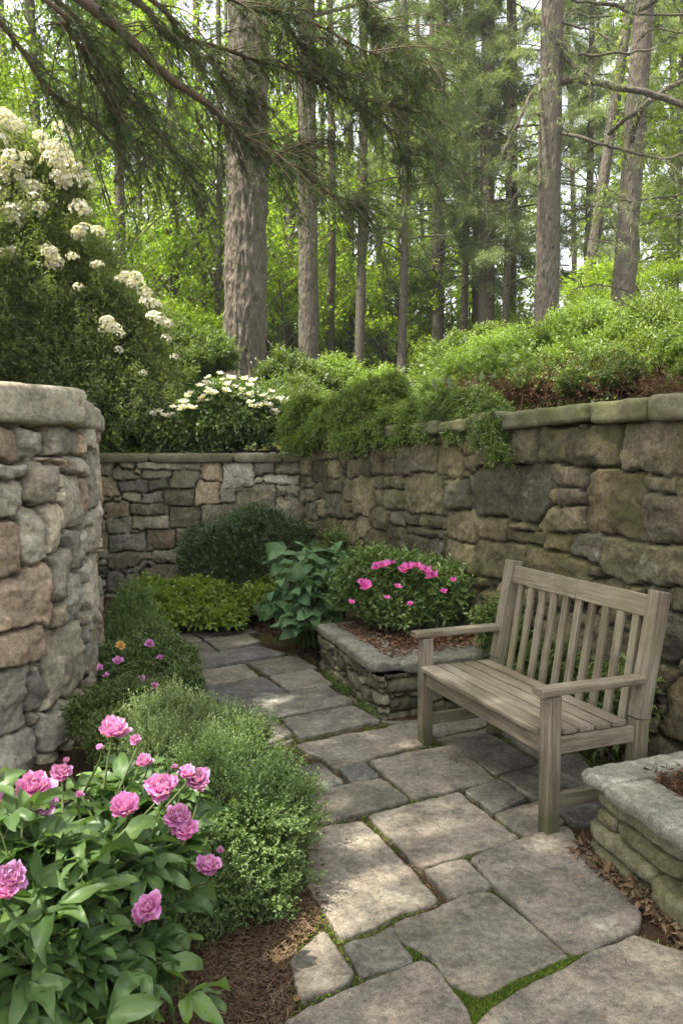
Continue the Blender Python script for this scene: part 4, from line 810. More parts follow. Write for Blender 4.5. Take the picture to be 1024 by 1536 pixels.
# truss = dome of small five-petalled flowers
def truss(seed,R0=.11,n=26):
    r=np.random.default_rng(seed); mb=MB()
    u=rdir(n*2,r); u=u[u[:,2]>-.15][:n]; p=u*R0*[1,1,.75]*r.uniform(.8,1.05,(len(u),1))
    for q,d in zip(p,u):
        t1=unit(np.cross(d,[.3,.5,.9])); t2=np.cross(d,t1); a=np.arange(5)*2*PI/5+r.random()
        dd=t1*np.cos(a)[:,None]+t2*np.sin(a)[:,None]+d*.45; leaves(mb,np.repeat(q[None],5,0),dd,np.repeat(d[None],5,0)+dd*-.2,.036,.03,'rh',r=r)
    o=mb.build('truss',M['white']); me=o.data; bpy.data.objects.remove(o); return me
TR=[truss(s) for s in (1,2,3)]
heads=[(0,183,26,10.1),(18,186,18,10),(22,262,24,9.8),(45,282,16,9.8),(5,240,18,9.9),(80,225,22,10),(95,245,22,9.9),(106,270,20,9.9),(88,268,16,9.8),(122,256,10,10),(118,315,16,9.8),(128,345,14,9.7),(146,348,12,9.7),(30,320,20,9.7),(55,318,14,9.7),(65,310,10,9.7),(75,378,15,9.5),(84,400,10,9.5),(78,392,12,9.5),(12,380,15,9.5),(110,386,10,9.6),(148,398,10,9.6),(118,431,9,9.4),(190,415,12,9.7),(205,425,14,9.7),(218,440,13,9.7),(232,458,13,9.6),(240,478,12,9.5),(252,486,10,9.5),(162,483,13,9.3),(172,492,12,9.3),(155,495,9,9.3),(180,500,9,9.3),(178,525,8,9.3),(228,475,10,9.5),(250,508,9,9.5),(262,536,8,9.5),(180,420,9,9.6),(230,620,6,9.2),(215,560,7,9.3),(60,205,12,10.1),(40,235,10,9.9),(-10,300,20,9.8)]
for (px,py,rp,Y) in heads:
    p=at(px,py,Y-.5)
    for j in range(4 if rp>13 else 2 if rp>9 else 1):
        q=p+rb.normal(size=3)*rp*.45*Y/FPX*(j>0); place('flower_head',TR[rb.integers(3)],tr,q,unit([rb.normal()*.2+.3,-.5,.8]),rp*Y/FPX/.14*(1 if j==0 else .8))
# white flowered viburnum in the middle
tv_,PV,OV=shrub('viburnum','white flowered shrub with drooping leaves above the back wall under the big trunk','shrub',[(350,630,62,9.6,.8),(300,640,45,9.5,.8),(400,640,42,9.6,.8),(345,600,38,9.7,.7),(260,655,30,9.4)],5200,9,.075,.026,'azleaf',(-1.35,9.7,1.65),L=.2,seed=22,up=.1,stems=30,ground=1.6,amp=.3,droop=.3)
m=(OV[:,2]>.25)&(OV[:,1]<.5); q=PV[m]; r=np.random.default_rng(9); q=q[r.choice(len(q),min(95,len(q)),replace=False)]+np.array([0,-.10,.04]); mbs=[]
LCap=bloom_mesh('flower_cluster',M['white'],7,.05,rb,.2,2)
for p in q: place('flower_cluster',LCap,tv_,p+[0,-.03,.05],unit([rb.normal()*.2,-.35,1]),r.uniform(.8,1.5))
def hs(label,rows,n,k,ll,lw,mat,seed,L=.22,up=.8,cat='shrub',name='woodland_shrub',amp=.5,stems=16,group='shrubs on the slope above the walls',**kw):
    B=pb(rows); B[:,2]-=.17 if seed in (43,44,45,46,47,48,51,52) else 0; c=B[:,:2].mean(0); z=hz(c[0],c[1]); return shrub(name,label,cat,B,n,k,ll,lw,mat,(c[0],c[1],z-.05),L=L,seed=seed,up=up,amp=amp,stems=stems,group=group,low=-.5,**kw)
hs('mid green shrub between the white flowered shrub and the right wall corner',[(440,630,30,9.8),(420,610,28,10.2),(455,600,25,10.4)],3000,10,.05,.02,'mid',30)
hs('bright green shrub beneath the two thick trunks at the centre',[(450,590,38,12.5),(420,570,30,12.6),(480,600,34,12.2)],3400,10,.06,.028,'mid',31)
hs('rounded pale green shrub right of the second trunk',[(520,585,32,13),(550,600,30,12.6),(500,570,24,13.2),(580,585,24,13)],4200,10,.065,.03,'bright',32)
hs('dark leafy shrub behind the rhododendron right edge',[(290,560,42,13.5),(320,540,34,13.6),(270,600,44,13.3),(260,520,34,13.8)],4200,10,.07,.03,'deciddk',33)
hs('light green sapling thicket left of the big trunk',[(300,520,40,16.5),(270,500,35,16.6),(320,540,36,16.4)],2600,10,.09,.045,'decid',34,L=.3)
hs('low green shrub behind the rhododendron foot beside the back wall',[(250,640,32,10.5),(220,655,28,10.2),(290,620,26,10.8)],2400,10,.05,.022,'deciddk',35)
# along the top of the right wall, far to near: px, py, r, Y
hs('grey green feathery shrub draped over the far end of the right wall',[(475,620,38,8.5,.8),(500,640,30,8.0,.7),(450,640,24,8.6,.8),(525,622,34,7.8,.8),(470,658,18,8.15,.8),(520,660,18,7.3,.8),(440,665,12,8.4,.9)],6500,14,.036,.013,'bright',40,L=.18,up=.1,droop=.35)
hs('soft pale green shrub hanging over the middle of the right wall',[(570,615,46,7.4,.85),(600,640,34,6.8,.8),(560,652,26,6.95,.7),(540,610,36,7.8,.8),(625,645,26,6.4,.8),(640,625,30,6.5,.8)],7500,14,.033,.012,'bright',41,L=.17,up=.1,droop=.35)
hs('trailing green shrub falling down the right wall face left of the big capstones',[(672,620,36,6.1,.8),(700,645,24,5.7,.9),(738,650,22,5.2,1.1),(740,630,28,5.4,.9),(700,615,32,5.9,.8),(748,680,10,5.02,1.4),(650,645,22,6.1,.9),(720,610,30,5.8,.8)],6500,13,.026,.010,'mid',42,L=.12,up=.05,droop=.4)
hs('mid green mounded shrub above the centre of the right wall',[(600,605,36,9.0),(560,600,30,9.6),(640,612,30,8.4)],3800,12,.042,.016,'mid',43)
hs('sunlit green shrub left of the tall straight trunk',[(700,560,40,9.0),(655,592,34,8.8),(725,575,36,8.2),(690,545,26,9.6)],6000,12,.045,.02,'bright',44)
hs('sunlit shrub at the foot of the tall straight trunk',[(770,530,40,9.0),(740,520,28,9.8),(800,535,40,8.4),(760,565,38,7.8)],6200,12,.045,.02,'bright',45)
hs('low sunlit shrub with fresh tips above the large wall stones',[(840,520,44,8.0),(870,545,42,7.4),(820,555,40,7.2),(850,490,34,8.8)],6200,12,.042,.019,'bright',46)
hs('bright green shrub in front of the pair of crossing trunks',[(910,500,46,8.0),(890,475,34,8.8),(940,520,42,7.2),(920,545,32,6.8)],6200,12,.042,.019,'bright',47)
hs('tallest bright shrub at the right edge above the wall',[(985,490,50,7.2),(1010,460,36,7.8),(1030,510,50,6.8),(970,530,42,6.6),(960,465,26,8.2)],7500,12,.04,.018,'bright',48)
hs('fresh green shrub spilling toward the right end capstones',[(1000,560,34,5.6,.8),(1030,545,34,5.4),(1050,575,34,5.0)],3800,12,.03,.014,'bright',49,L=.12)
hs('small bright shrub tuft hanging over the long mossy capstone',[(905,560,30,5.7,.8),(870,578,24,5.6,.8),(935,572,24,5.3,.8),(800,580,24,6.0,.8)],4200,12,.03,.014,'mid',50,L=.12)
hs('pale shrub behind the straight trunk on the rise',[(700,525,30,13.5),(660,545,28,13.8),(745,505,26,13.5)],3600,10,.06,.03,'bright',51)
hs('shrub on the rise behind the pair of crossing trunks',[(860,490,26,13.5),(900,485,24,14),(960,475,26,14),(1010,465,26,14)],3800,10,.06,.03,'mid',52)
# bare brown undergrowth above the capstones
B=pb([(700,600,34,6.3,.7),(750,595,40,6.0,.6),(810,590,44,5.9,.65),(870,585,46,5.6,.6),(930,578,46,5.3,.6),(985,585,36,4.9,.6),(1035,590,34,4.6,.6),(860,560,20,6.2)])
B[:,3:6]*=.72; r=np.random.default_rng(61); c0=(1.3,5.8,1.85); t=thing('bare_undergrowth','tangle of reddish brown bare twigs and dead leaves under the shrubs on the right wall','undergrowth',c0)
P,O=blob_points(B,2400,r,(.2,1),.4,2.6,-.7,.6,4); mb=MB()
D=unit(r.normal(size=P.shape)+[0,0,.3]); L_=.10+.16*r.random(len(P)); Sd=unit(np.cross(D,rdir(len(P),r)))*.0022; V=np.stack([P-Sd,P+Sd,P+D*L_[:,None]],1); mb.add(V.reshape(-1,3),np.arange(len(P)*3).reshape(-1,3),.25)
for i in r.choice(len(P),160,replace=False):
    e=P[i]; s=np.array([e[0]+r.normal()*.1,e[1]+r.normal()*.1,1.8]); tube(mb,curve([s,(s+e)/2+r.normal(size=3)*.05,e+[0,0,.03]],7),np.linspace(.006,.002,7),5,tint=.1)
t2=r.random(len(P)); leaves(mb,P+D*L_[:,None]*.6,rdir(len(P),r),rdir(len(P),r),.022,.012,'rh',tint=t2*.6,r=r); leaves(mb,P+D*L_[:,None]*.9,rdir(len(P),r),rdir(len(P),r),.02,.010,'rh',tint=t2*.5,r=r)
leaves(mb,P+D*L_[:,None]*.3,rdir(len(P),r),rdir(len(P),r),.022,.012,'rh',tint=t2*.6,r=r)
mb.build('twigs',M['brown'],t,origin=c0)
# ground cover on the hill: nobody can count it
n=90000; a=rng.uniform(R(15),R(150),n); d=.5+rng.random(n)**.75*24; rr=np.interp(a,th,r0)+d; x=cc[0]+np.cos(a)*rr; y=cc[1]+np.sin(a)*rr
z=hill(x,y,d)+.06*fbm(np.stack([x*1.3,y*1.3,x*0],-1),3,9); hgt=(.15+.35*np.clip(noise(np.stack([x*.5,y*.5,x*0],-1),8)+.3,0,1))
mb=MB(); leaves(mb,np.stack([x,y,z+rng.random(n)*hgt*1.4],-1),rdir(n)*[1,1,.4]+[0,0,.3],rng.normal(size=(n,3))*.6+[0,0,1],.09+.10*rng.random(n),.045+.05*rng.random(n),'rh')
tag(mb.build('ground_cover',M['mid']),'low green ground cover carpeting the woodland slope','ground cover',kind='stuff')
# ------------------------------------------------------------------ trees
def conifer_crown(r,H0,H1,rad,nl,ppl,mat,needle=.14,pale=False,droop=.25,w=.016,parent=None,per=7):
    """limbs and needle sprays between heights H0..H1, origin at the trunk base"""
    ml=MB(); mf=MB(); B=[];D=[];T=[]
    for i in range(nl):
        z=H0+(H1-H0)*(i/nl)**.9; L=rad*(1.05-.75*(i/nl))*r.uniform(.7,1.15); a=i*2.4+r.normal()*.3
        d=np.array([math.cos(a),math.sin(a),0]); q=np.array([[0,0,z],d*L*.35+[0,0,z+.18*L*.3],d*L*.7+np.r_[r.normal(size=2)*.1*L,z-.02*L],d*L+np.r_[r.normal(size=2)*.15*L,z-droop*L]],float)
        c=curve(q,12); tube(ml,c,np.linspace(.012+.011*L,.005,12),6,rough=.1)
        m=ppl; tt=.22+.78*r.random(m)**.8; j=np.clip((tt*11).astype(int),0,10); p=c[j]+(c[j+1]-c[j])*(tt*11-j)[:,None]
        sd=unit(np.cross(d,[0,0,1.])); s=r.choice([-1,1],m)[:,None]; out=s*sd*r.uniform(.2,1,(m,1))+d*.6+np.c_[np.zeros((m,2)),r.normal(size=m)*.25-.1]
        wl=L*.38*(1.15-tt)*r.random(m)+.05; out=unit(out); B.append(p+out*wl[:,None]*r.random((m,1))); D.append(out+np.c_[np.zeros((m,2)),-droop*r.random(m)]); T.append(np.full(m,r.random()))
    B=np.concatenate(B);D=np.concatenate(D);T=np.clip(np.concatenate(T)*.5+.5*r.random(len(B)),0,1)
    sprigs(mf,B,D,.28+.3*r.random(len(B)),per,needle,w,'needle',.9,droop,T,r,stems=.003)
    return ml,mf
def decid_crown(r,H0,H1,rad,nb,nl,leaf=.11,mat=None):
    ml=MB(); mf=MB(); bl=[]
    for i in range(nb):
        z=r.uniform(H0,H1); f=(z-H0)/(H1-H0+1e-6); R_=rad*(.35+.75*math.sin(PI*min(1,.15+.85*f))); a=i*2.4+r.normal()*.4; q=r.uniform(.3,1)*R_
        c=np.array([math.cos(a)*q,math.sin(a)*q,z]); b=rad*r.uniform(.22,.42); bl.append((*c,b,b,b*.6))
        s=np.array([0,0,max(.3*H0,z-q*.9)]); tube(ml,curve([s,(s+c)/2+[0,0,.1*q],c],9),np.linspace(.03,.008,9),5)
    P,O=blob_points(np.array(bl),nl,r,(.35,1),.4,2.2,-.7,.3,int(r.integers(99)))
    sprigs(mf,P,unit(O*[1,1,.3]+r.normal(size=P.shape)*.4),.3+.2*r.random(len(P)),6,leaf,leaf*.6,'rh',1.0,.15,None,r,stems=.003)
    return ml,mf
def trunk(mb,H,r0_,r1_,lean=(0,0),r=None,sides=14,rough=.08,n=24,bow=.0,flare=1.25,vs=.2,freq=6):
    z=np.linspace(-.2,H,n); f=z/H; P=np.c_[lean[0]*z+bow*np.sin(f*PI*1.3),lean[1]*z+bow*.6*np.sin(f*5),z]
    rad=(r0_+(r1_-r0_)*np.clip(f,0,1))*(1+(flare-1)*np.exp(-np.clip(z,0,9)*2.2)); tube(mb,P,rad,sides,rough,freq,int(r.integers(99)) if r is not None else 0,vs=vs); return P
rt=np.random.default_rng(88)
def mesh_of(mb,name,mat): o=mb.build(name,mat); me=o.data; bpy.data.objects.remove(o); return me
CON=[]; 
for k in range(3):
    ml,mf=conifer_crown(rt,10.5,21,3.2,24,120,None); CON.append((mesh_of(ml,'limbs',M['bark2']),mesh_of(mf,'crown',M['needle'])))
CONL=[]
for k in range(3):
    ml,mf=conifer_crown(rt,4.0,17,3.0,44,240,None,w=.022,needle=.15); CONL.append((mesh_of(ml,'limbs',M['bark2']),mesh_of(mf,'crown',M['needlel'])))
DEC=[]
for k in range(3):
    ml,mf=decid_crown(rt,2.5,11,3.2,30,3800,.13); DEC.append((mesh_of(ml,'limbs',M['bark2']),mesh_of(mf,'crown',M['decid'])))
DECD=[]
for k in range(2):
    ml,mf=decid_crown(rt,5,16,3.8,34,4600,.15); DECD.append((mesh_of(ml,'limbs',M['bark2']),mesh_of(mf,'crown',M['deciddk'])))
SAP=[]
for k in range(2):
    ml,mf=decid_crown(rt,.6,4.6,1.9,22,2800,.11); SAP.append((mesh_of(ml,'limbs',M['bark2']),mesh_of(mf,'crown',M['sapleaf'])))
def put(me,name,par,sc=1,rz=0,z=0):
    o=bpy.data.objects.new(name,me); C.objects.link(o); o.parent=par; o.scale=(sc,)*3; o.rotation_euler=(0,0,rz); o.location=(0,0,z); return o
# trunks traced from the photo: px base, px top(y=0), width px, Y, kind of crown
TRK=[('big',368,372,62,14.8,'con','massive straight furrowed trunk left of centre behind the white flowered shrub'),
('p2',463,459,31,21,'con','second thick grey trunk just right of the massive furrowed one'),
('p4',819,828,35,16,'none','tall clean straight trunk rising from the bright shrubs at right'),
('p5',932,966,33,17.5,'con','thick leaning trunk near the right edge in front of a darker one'),
('p6',872,945,17,21,'con','slender strongly leaning trunk just left of the thick leaning one'),
('t',492,493,14,27,'con','thin grey trunk close right of the second thick trunk'),
('t',537,540,15,24,'con','thin grey trunk standing alone at the centre of the wood'),
('t',729,732,24,25,'conl','brown trunk left of the tall straight one with feathery foliage round it'),
('t',763,766,14,26,'conl','thin pale trunk just left of the tall straight one'),
('t',710,706,11,29,'conl','thin dark trunk left of the brown feathery one'),
('t',655,662,20,28,'conl','grey trunk veiled by pale foliage right of centre'),
('t',258,250,15,25,'dec','dark trunk behind the rhododendron top, left of the massive trunk'),
('t',232,228,12,28,'dec','thin dark trunk left of its darker neighbour above the rhododendron'),
('t',320,326,10,24,'dec','thin slightly crooked trunk close left of the massive trunk'),
('t',208,204,9,32,'dec','faint thin trunk far behind the rhododendron'),
('t',1010,1004,10,30,'conl','thin pale trunk at the far right edge'),
('t',950,955,16,24,'con','dark trunk hidden behind the thick leaning one'),
('t',480,482,9,33,'dec','very thin trunk between the second thick trunk and its thin neighbour'),
('t',420,417,9,36,'dec','very thin far trunk between the two thick trunks'),
('t',345,342,8,34,'dec','faint trunk just behind the left side of the massive trunk'),
('t',590,597,9,34,'conl','faint thin trunk right of the lone grey one'),
('t',630,628,8,36,'conl','faint far trunk left of the veiled grey trunk'),
('t',860,850,9,33,'conl','faint far trunk right of the tall straight one')]
for i,(id_,pb_,ptp,w,Y,kind,lab) in enumerate(TRK):
    xb=(pb_-512)/FPX*Y; zb=hz(xb,Y); r0_=w*Y/FPX/2
    # x at top of picture (height of y=0 at Y)
    zt=at(ptp,0,Y)[2]; cs=math.cos(PITCH); dep=Y*cs-(zt-EYE)*math.sin(PITCH); xt=(ptp-512)/FPX*dep; dep0=Y*cs-(zb+1.5-EYE)*math.sin(PITCH); xb=(pb_-512)/FPX*dep0
    lean=(xt-xb)/(zt-zb-1.5); xb-=lean*1.5
    t=thing('pine_tree' if kind.startswith('con') or kind=='none' else 'woodland_tree',lab,'tree',(xb,Y,zb),'tall trunks of the wood')
    mb=MB(); H=22 if id_ in('big','p4') else 19
    trunk(mb,H,r0_*1.04,r0_*(.62 if id_!='big' else .75),(lean,0),rt,sides=120 if id_=='big' else 40 if w>25 else 14,rough=.15 if id_=='big' else .09,n=420 if id_=='big' else 110 if w>25 else 26,bow=0 if w>15 else .12,flare=1.12,freq=9 if id_=='big' else 12,vs=.25)
    mb.build('trunk',M['bark'] if w>20 else M['bark2'],t,origin=(0,0,0))
    rz=rt.uniform(0,6)
    if kind=='none' or id_ in('big','p2','p5'):
        ml,mf=conifer_crown(rt,13.5 if id_=='p4' else 10.5,22,3.8,26,150,None)
        ml.V=[v+np.array([lean,0,0])*v[:,2:3] for v in ml.V]; mf.V=[v+np.array([lean,0,0])*v[:,2:3] for v in mf.V]
        ml.build('limbs',M['bark2'],t,origin=(0,0,0)); mf.build('crown',M['needle'],t,origin=(0,0,0))
    else:
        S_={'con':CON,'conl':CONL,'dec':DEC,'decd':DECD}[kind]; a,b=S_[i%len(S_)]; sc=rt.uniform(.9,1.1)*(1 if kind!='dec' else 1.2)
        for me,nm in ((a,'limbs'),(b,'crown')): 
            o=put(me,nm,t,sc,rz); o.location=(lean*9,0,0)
    if id_=='p4': T4=t
    if id_=='p5': T5=t
# crooked limbs on the right, traced
def limbs(t,rows,mat,r,needles=0,nm='needlel',nl=.13,nw=.013,hang=.3,name='limb'):
    mf=MB()
    for (pts,w0,w1) in rows:
        ml=MB(); c=curve([at(*p) for p in pts],max(14,len(pts)*6)); Y=pts[0][2]; c=c+np.cumsum(r.normal(size=c.shape)*.012*Y/16,axis=0)
        tube(ml,c,np.linspace(w0*Y/FPX/2,w1*Y/FPX/2,len(c)),8,rough=.12)
        if needles:
            Lc=np.linalg.norm(np.diff(c,axis=0),axis=1).sum(); m=int(Lc*needles); j=r.integers(2,len(c)-1,m); p=c[j]
            T_=unit(np.gradient(c,axis=0))[j]; d=unit(np.cross(T_,[0,0,1.])*r.choice([-1,1],m)[:,None]*r.uniform(.2,1,(m,1))+T_*.6+np.c_[np.zeros((m,2)),r.normal(size=m)*.3])
            Lt=(.3+.9*r.random(m))*Y/16
            for q,dd,l in zip(p,d,Lt):
                cc_=curve([q,q+dd*l*.5+[0,0,.03],q+dd*l+[0,0,-hang*l]],7); tube(ml,cc_,np.linspace(.009,.003,7)*Y/14,4)
                k=9; b=cc_[r.integers(1,7,k)]+r.normal(size=(k,3))*.04; D=unit(dd*.7+r.normal(size=(k,3))*.5+[0,0,-hang]); sprigs(mf,b,D,.16*Y/14+.1*r.random(k),7,nl,nw,'needle',.8,.15,None,r)
        ml.build(name,mat,t,origin=t.location)
    if mf.V: mf.build('needles',M[nm],t,origin=t.location)
rl_=np.random.default_rng(6)
def h8(p,Y): return [(512+a*.5,b*.5,Y+dy) for a,b,dy in p]
limbs(T4,[(h8([(630,250,0),(700,228,-.3),(760,245,-.5),(850,275,-.6),(950,290,-.6),(1060,325,-.6)],16),11,9),
 (h8([(630,110,0),(655,135,-.2),(700,165,-.4),(760,175,-.5),(850,168,-.5),(930,160,-.5)],16),6,3),(h8([(630,140,0),(690,200,-.3),(745,232,-.5)],16),8,6),
 (h8([(630,60,0),(700,75,-.2),(760,95,-.3),(810,130,-.5)],16),4,2.5),(h8([(600,230,0),(560,300,-.4),(520,380,-.6),(475,455,-.8)],16),5,4),(h8([(600,350,0),(570,340,-.2),(540,430,-.4),(500,480,-.6)],16),3,1.5),
 (h8([(640,400,0),(740,410,-.5),(850,435,-.6),(960,458,-.6),(1050,440,-.6)],16),5,4),(h8([(640,480,0),(700,510,-.3),(770,560,-.4),(830,590,-.5)],16),3,1.5),(h8([(630,640,0),(720,625,-.2),(820,630,-.3),(930,640,-.4)],16),2.2,1.2),(h8([(640,690,0),(740,720,-.3),(800,740,-.4),(840,760,-.5)],16),2.6,1.3),(h8([(600,400,0),(540,420,-.3),(480,400,-.5)],16),2.5,1.2),(h8([(600,560,0),(540,540,-.3),(500,600,-.5)],16),2,1),(h8([(600,-20,0),(570,40,-.3),(520,10,-.5)],16),3,1.5)],M['bark2'],rl_,needles=3.2,nm='needlel')
limbs(T5,[(h8([(870,430,0),(900,340,-.4),(960,290,-.5),(1060,240,-.6)],17),9,7),(h8([(800,400,.6),(850,360,-.3),(920,310,-.5)],17),7,6),(h8([(690,0,0),(800,15,-.2),(880,45,-.3),(1060,48,-.4)],17),4.5,3.5),(h8([(880,600,0),(960,592,-.2),(1060,580,-.3)],17),3,2.4),(h8([(890,680,0),(960,655,-.2),(1060,630,-.3)],17),2.4,1.6),(h8([(880,600,0),(820,590,-.2),(740,625,-.3)],17),2,1.2),(h8([(870,880,0),(800,860,-.2),(770,850,-.3),(700,860,-.4)],17),2.6,1.3),(h8([(900,110,0),(960,90,-.3),(1060,95,-.5)],17),3,2.2),(h8([(890,30,0),(940,10,-.2),(1000,-40,-.3)],17),8,5)],M['bark2'],rl_,needles=3.2,nm='needle')
# overhanging pine at upper left: trunk stands outside the frame
tx=np.array([-6.2,7.0]); tz=hz(*tx); tp=thing('pine_tree','dark overhanging pine whose drooping boughs sweep in from the upper left','tree',(*tx,tz))
mb=MB(); trunk(mb,15,.34,.2,(0,0),rt,sides=24,rough=.06,n=50); mb.build('trunk',M['bark'],tp,origin=(0,0,0))
def h7(p,Y0,Y1): 
    n=len(p); return [(a*.5,b*.5,Y0+(Y1-Y0)*i/(n-1)) for i,(a,b) in enumerate(p)]
ro=np.random.default_rng(12)
ROOT=np.array([tx[0],tx[1],7.6])
rows=[(h7([(270,0),(380,90),(520,230),(640,330),(690,380),(790,455),(860,480),(930,520),(1024,580),(1110,640)],6.4,7.4),13,2.5,1),
(h7([(360,-30),(480,80),(600,160),(680,250),(760,380),(830,425),(900,440)],6.9,7.6),8,2,1),
(h7([(430,-30),(560,90),(700,160),(850,220),(1024,300),(1150,380),(1240,470)],6.6,7.8),7,2,1),
(h7([(800,-40),(850,80),(900,160),(960,230),(1080,300),(1200,330)],7.0,7.8),6,2,1),
(h7([(110,-20),(180,80),(240,150),(270,220),(330,330)],6.2,6.8),7,2,1),
(h7([(-60,20),(40,120),(140,240),(230,330),(330,420),(420,470)],7.2,7.8),8,2,1),
(h7([(150,-10),(260,110),(330,230),(420,330),(500,440),(560,520)],7.4,8.2),7,2,1),
(h7([(640,-40),(760,30),(900,60),(1060,140),(1160,180)],6.4,7.2),6,2,1),
(h7([(1000,-60),(1100,40),(1180,110),(1260,220)],7.2,7.8),4,1.5,1),
(h7([(590,330),(600,370),(640,430),(675,480),(682,545)],7.0,7.1),3,1.2,.25)]
ml=MB(); mf=MB(); A_=[];Bd=[]
for (pts,w0,w1,dens) in rows:
    P0=[at(*p) for p in pts]; Y=pts[0][2]
    if dens==1: P0=[ROOT+(P0[0]-ROOT)*.0,ROOT+(P0[0]-ROOT)*.5+[0,0,.35]]+P0
    c=curve(P0,len(P0)*8); c=c+.5*np.stack([noise(c*2.2,k) for k in (1,2,3)],-1)*.12; tube(ml,c,np.linspace(w0*1.5*Y/FPX/2,w1*Y/FPX/2,len(c)),9,rough=.15,freq=14,vs=1)
    Lc=np.linalg.norm(np.diff(c,axis=0),axis=1).sum(); m=int(Lc*10.5*dens); j=np.random.default_rng(4).integers(int(len(c)*.12),len(c)-1,m); T_=unit(np.gradient(c,axis=0))[j]
    d=unit(np.cross(T_,[0,0,1.])*ro.choice([-1,1],m)[:,None]*ro.uniform(.15,1,(m,1))+T_*.8+np.c_[np.zeros((m,2)),ro.normal(size=m)*.35])
    for q,dd in zip(c[j],d):
        l=ro.uniform(.35,1.25)*(.8 if dens==1 else .3); hang=ro.uniform(.0,.5); cc_=curve([q,q+dd*l*.5+[0,0,.02],q+dd*l+[0,0,-hang*l]],8); tube(ml,cc_,np.linspace(.007,.0022,8),4)
        k=int(11*l)+3; b=cc_[ro.integers(1,8,k)]; D=unit(dd*.7+ro.normal(size=(k,3))*.55+[0,0,-.35]); A_.append(b);Bd.append(D)
A_=np.concatenate(A_);Bd=np.concatenate(Bd); print('near pine sprigs',len(A_))
sprigs(mf,A_,Bd,.07+.12*ro.random(len(A_)),26,.06,.0046,'needle',.95,.12,None,ro,stems=.0018)
ml.build('limbs',M['twig'],tp,origin=tp.location); mf.build('needles',M['needle'],tp,origin=tp.location)
# upper crown of that pine above the frame (shades the courtyard)
ml,mf=conifer_crown(rt,8.4,15,4.9,34,380,None,droop=.15); ml.build('upper_limbs',M['bark2'],tp,origin=(0,0,0)); mf.build('crown',M['needle'],tp,origin=(0,0,0))
# trees whose crowns fill the woodland
def tree(kind,x,y,sc,label,group=None,rz=None,tr_=True):
    S_={'con':CON,'conl':CONL,'dec':DEC,'decd':DECD,'sap':SAP}[kind]; a,b=S_[int(rt.integers(len(S_)))]
    t=thing('pine_tree' if kind[0]=='c' else 'sapling' if kind=='sap' else 'woodland_tree',label,'tree',(x,y,hz(x,y)),group)
    o=put(TRM['sap' if kind=='sap' else 'tall'],'trunk',t,sc); rz=rt.uniform(0,6)
    put(a,'limbs',t,sc,rz); put(b,'crown',t,sc,rz); return t
TRM={}
mb=MB(); trunk(mb,18,.16,.05,(0,0),rt,n=26,bow=.12,sides=12); TRM['tall']=mesh_of(mb,'trunk',M['bark2'])
mb=MB(); trunk(mb,4.4,.045,.015,(0,0),rt,n=16,bow=.08,sides=7); TRM['sap']=mesh_of(mb,'trunk',M['bark2'])
def X(px,Y): return (px-512)/FPX*Y
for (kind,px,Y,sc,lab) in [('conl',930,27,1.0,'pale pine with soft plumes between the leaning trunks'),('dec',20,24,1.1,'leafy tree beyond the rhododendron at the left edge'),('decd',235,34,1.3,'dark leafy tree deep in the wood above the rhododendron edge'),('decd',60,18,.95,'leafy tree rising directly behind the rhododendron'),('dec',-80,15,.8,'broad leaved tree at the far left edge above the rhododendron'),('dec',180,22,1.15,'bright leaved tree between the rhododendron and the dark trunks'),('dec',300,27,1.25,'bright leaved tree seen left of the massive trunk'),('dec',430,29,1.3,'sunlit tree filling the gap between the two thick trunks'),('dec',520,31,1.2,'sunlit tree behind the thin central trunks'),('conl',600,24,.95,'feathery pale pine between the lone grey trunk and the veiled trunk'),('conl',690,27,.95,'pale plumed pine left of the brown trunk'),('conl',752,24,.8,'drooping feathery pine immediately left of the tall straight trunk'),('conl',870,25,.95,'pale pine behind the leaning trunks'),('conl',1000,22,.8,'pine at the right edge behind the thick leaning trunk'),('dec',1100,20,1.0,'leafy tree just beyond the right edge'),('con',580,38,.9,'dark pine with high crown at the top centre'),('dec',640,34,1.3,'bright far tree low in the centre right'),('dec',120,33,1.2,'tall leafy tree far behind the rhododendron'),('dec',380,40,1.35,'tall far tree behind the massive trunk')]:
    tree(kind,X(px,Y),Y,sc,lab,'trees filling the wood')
for (px,Y,sc,lab) in [(470,29,1.3,'lime green sapling between the second thick trunk and the thin central trunks'),(520,32,1.5,'broad lime sapling behind the thin central trunks'),(590,31,1.4,'broad lime sapling right of the lone grey trunk'),(410,31,1.5,'lime sapling in the gap right of the massive trunk'),(650,32,1.3,'lime sapling behind the veiled grey trunk'),(290,27,1.2,'light green sapling left of the massive trunk'),(425,26,1.1,'light green sapling just right of the massive trunk'),(500,30,1.3,'yellow green sapling right of the second thick trunk'),(575,28,1.15,'yellow green sapling under the lone grey trunk'),(612,29,1.1,'pale sapling at the centre right of the wood'),(675,30,1.0,'small sapling before the veiled grey trunk'),(215,29,1.3,'sapling against the dark trunks at left'),(340,30,1.3,'sapling behind the left side of the massive trunk'),(450,33,1.5,'tall sapling behind the second thick trunk'),(545,34,1.5,'tall sapling deep in the centre of the wood'),(700,31,1.1,'sapling left of the brown trunk'),(890,20,.6,'small sapling between the straight and leaning trunks'),(990,19,.55,'small sapling at the right edge'),(800,26,.9,'sapling behind the tall straight trunk'),(380,30,1.5,'far sapling directly behind the massive trunk'),(600,30,1.5,'far pale sapling deep in the wood')]:
    tree('sap',X(px,Y),Y,sc,lab,'understory saplings')
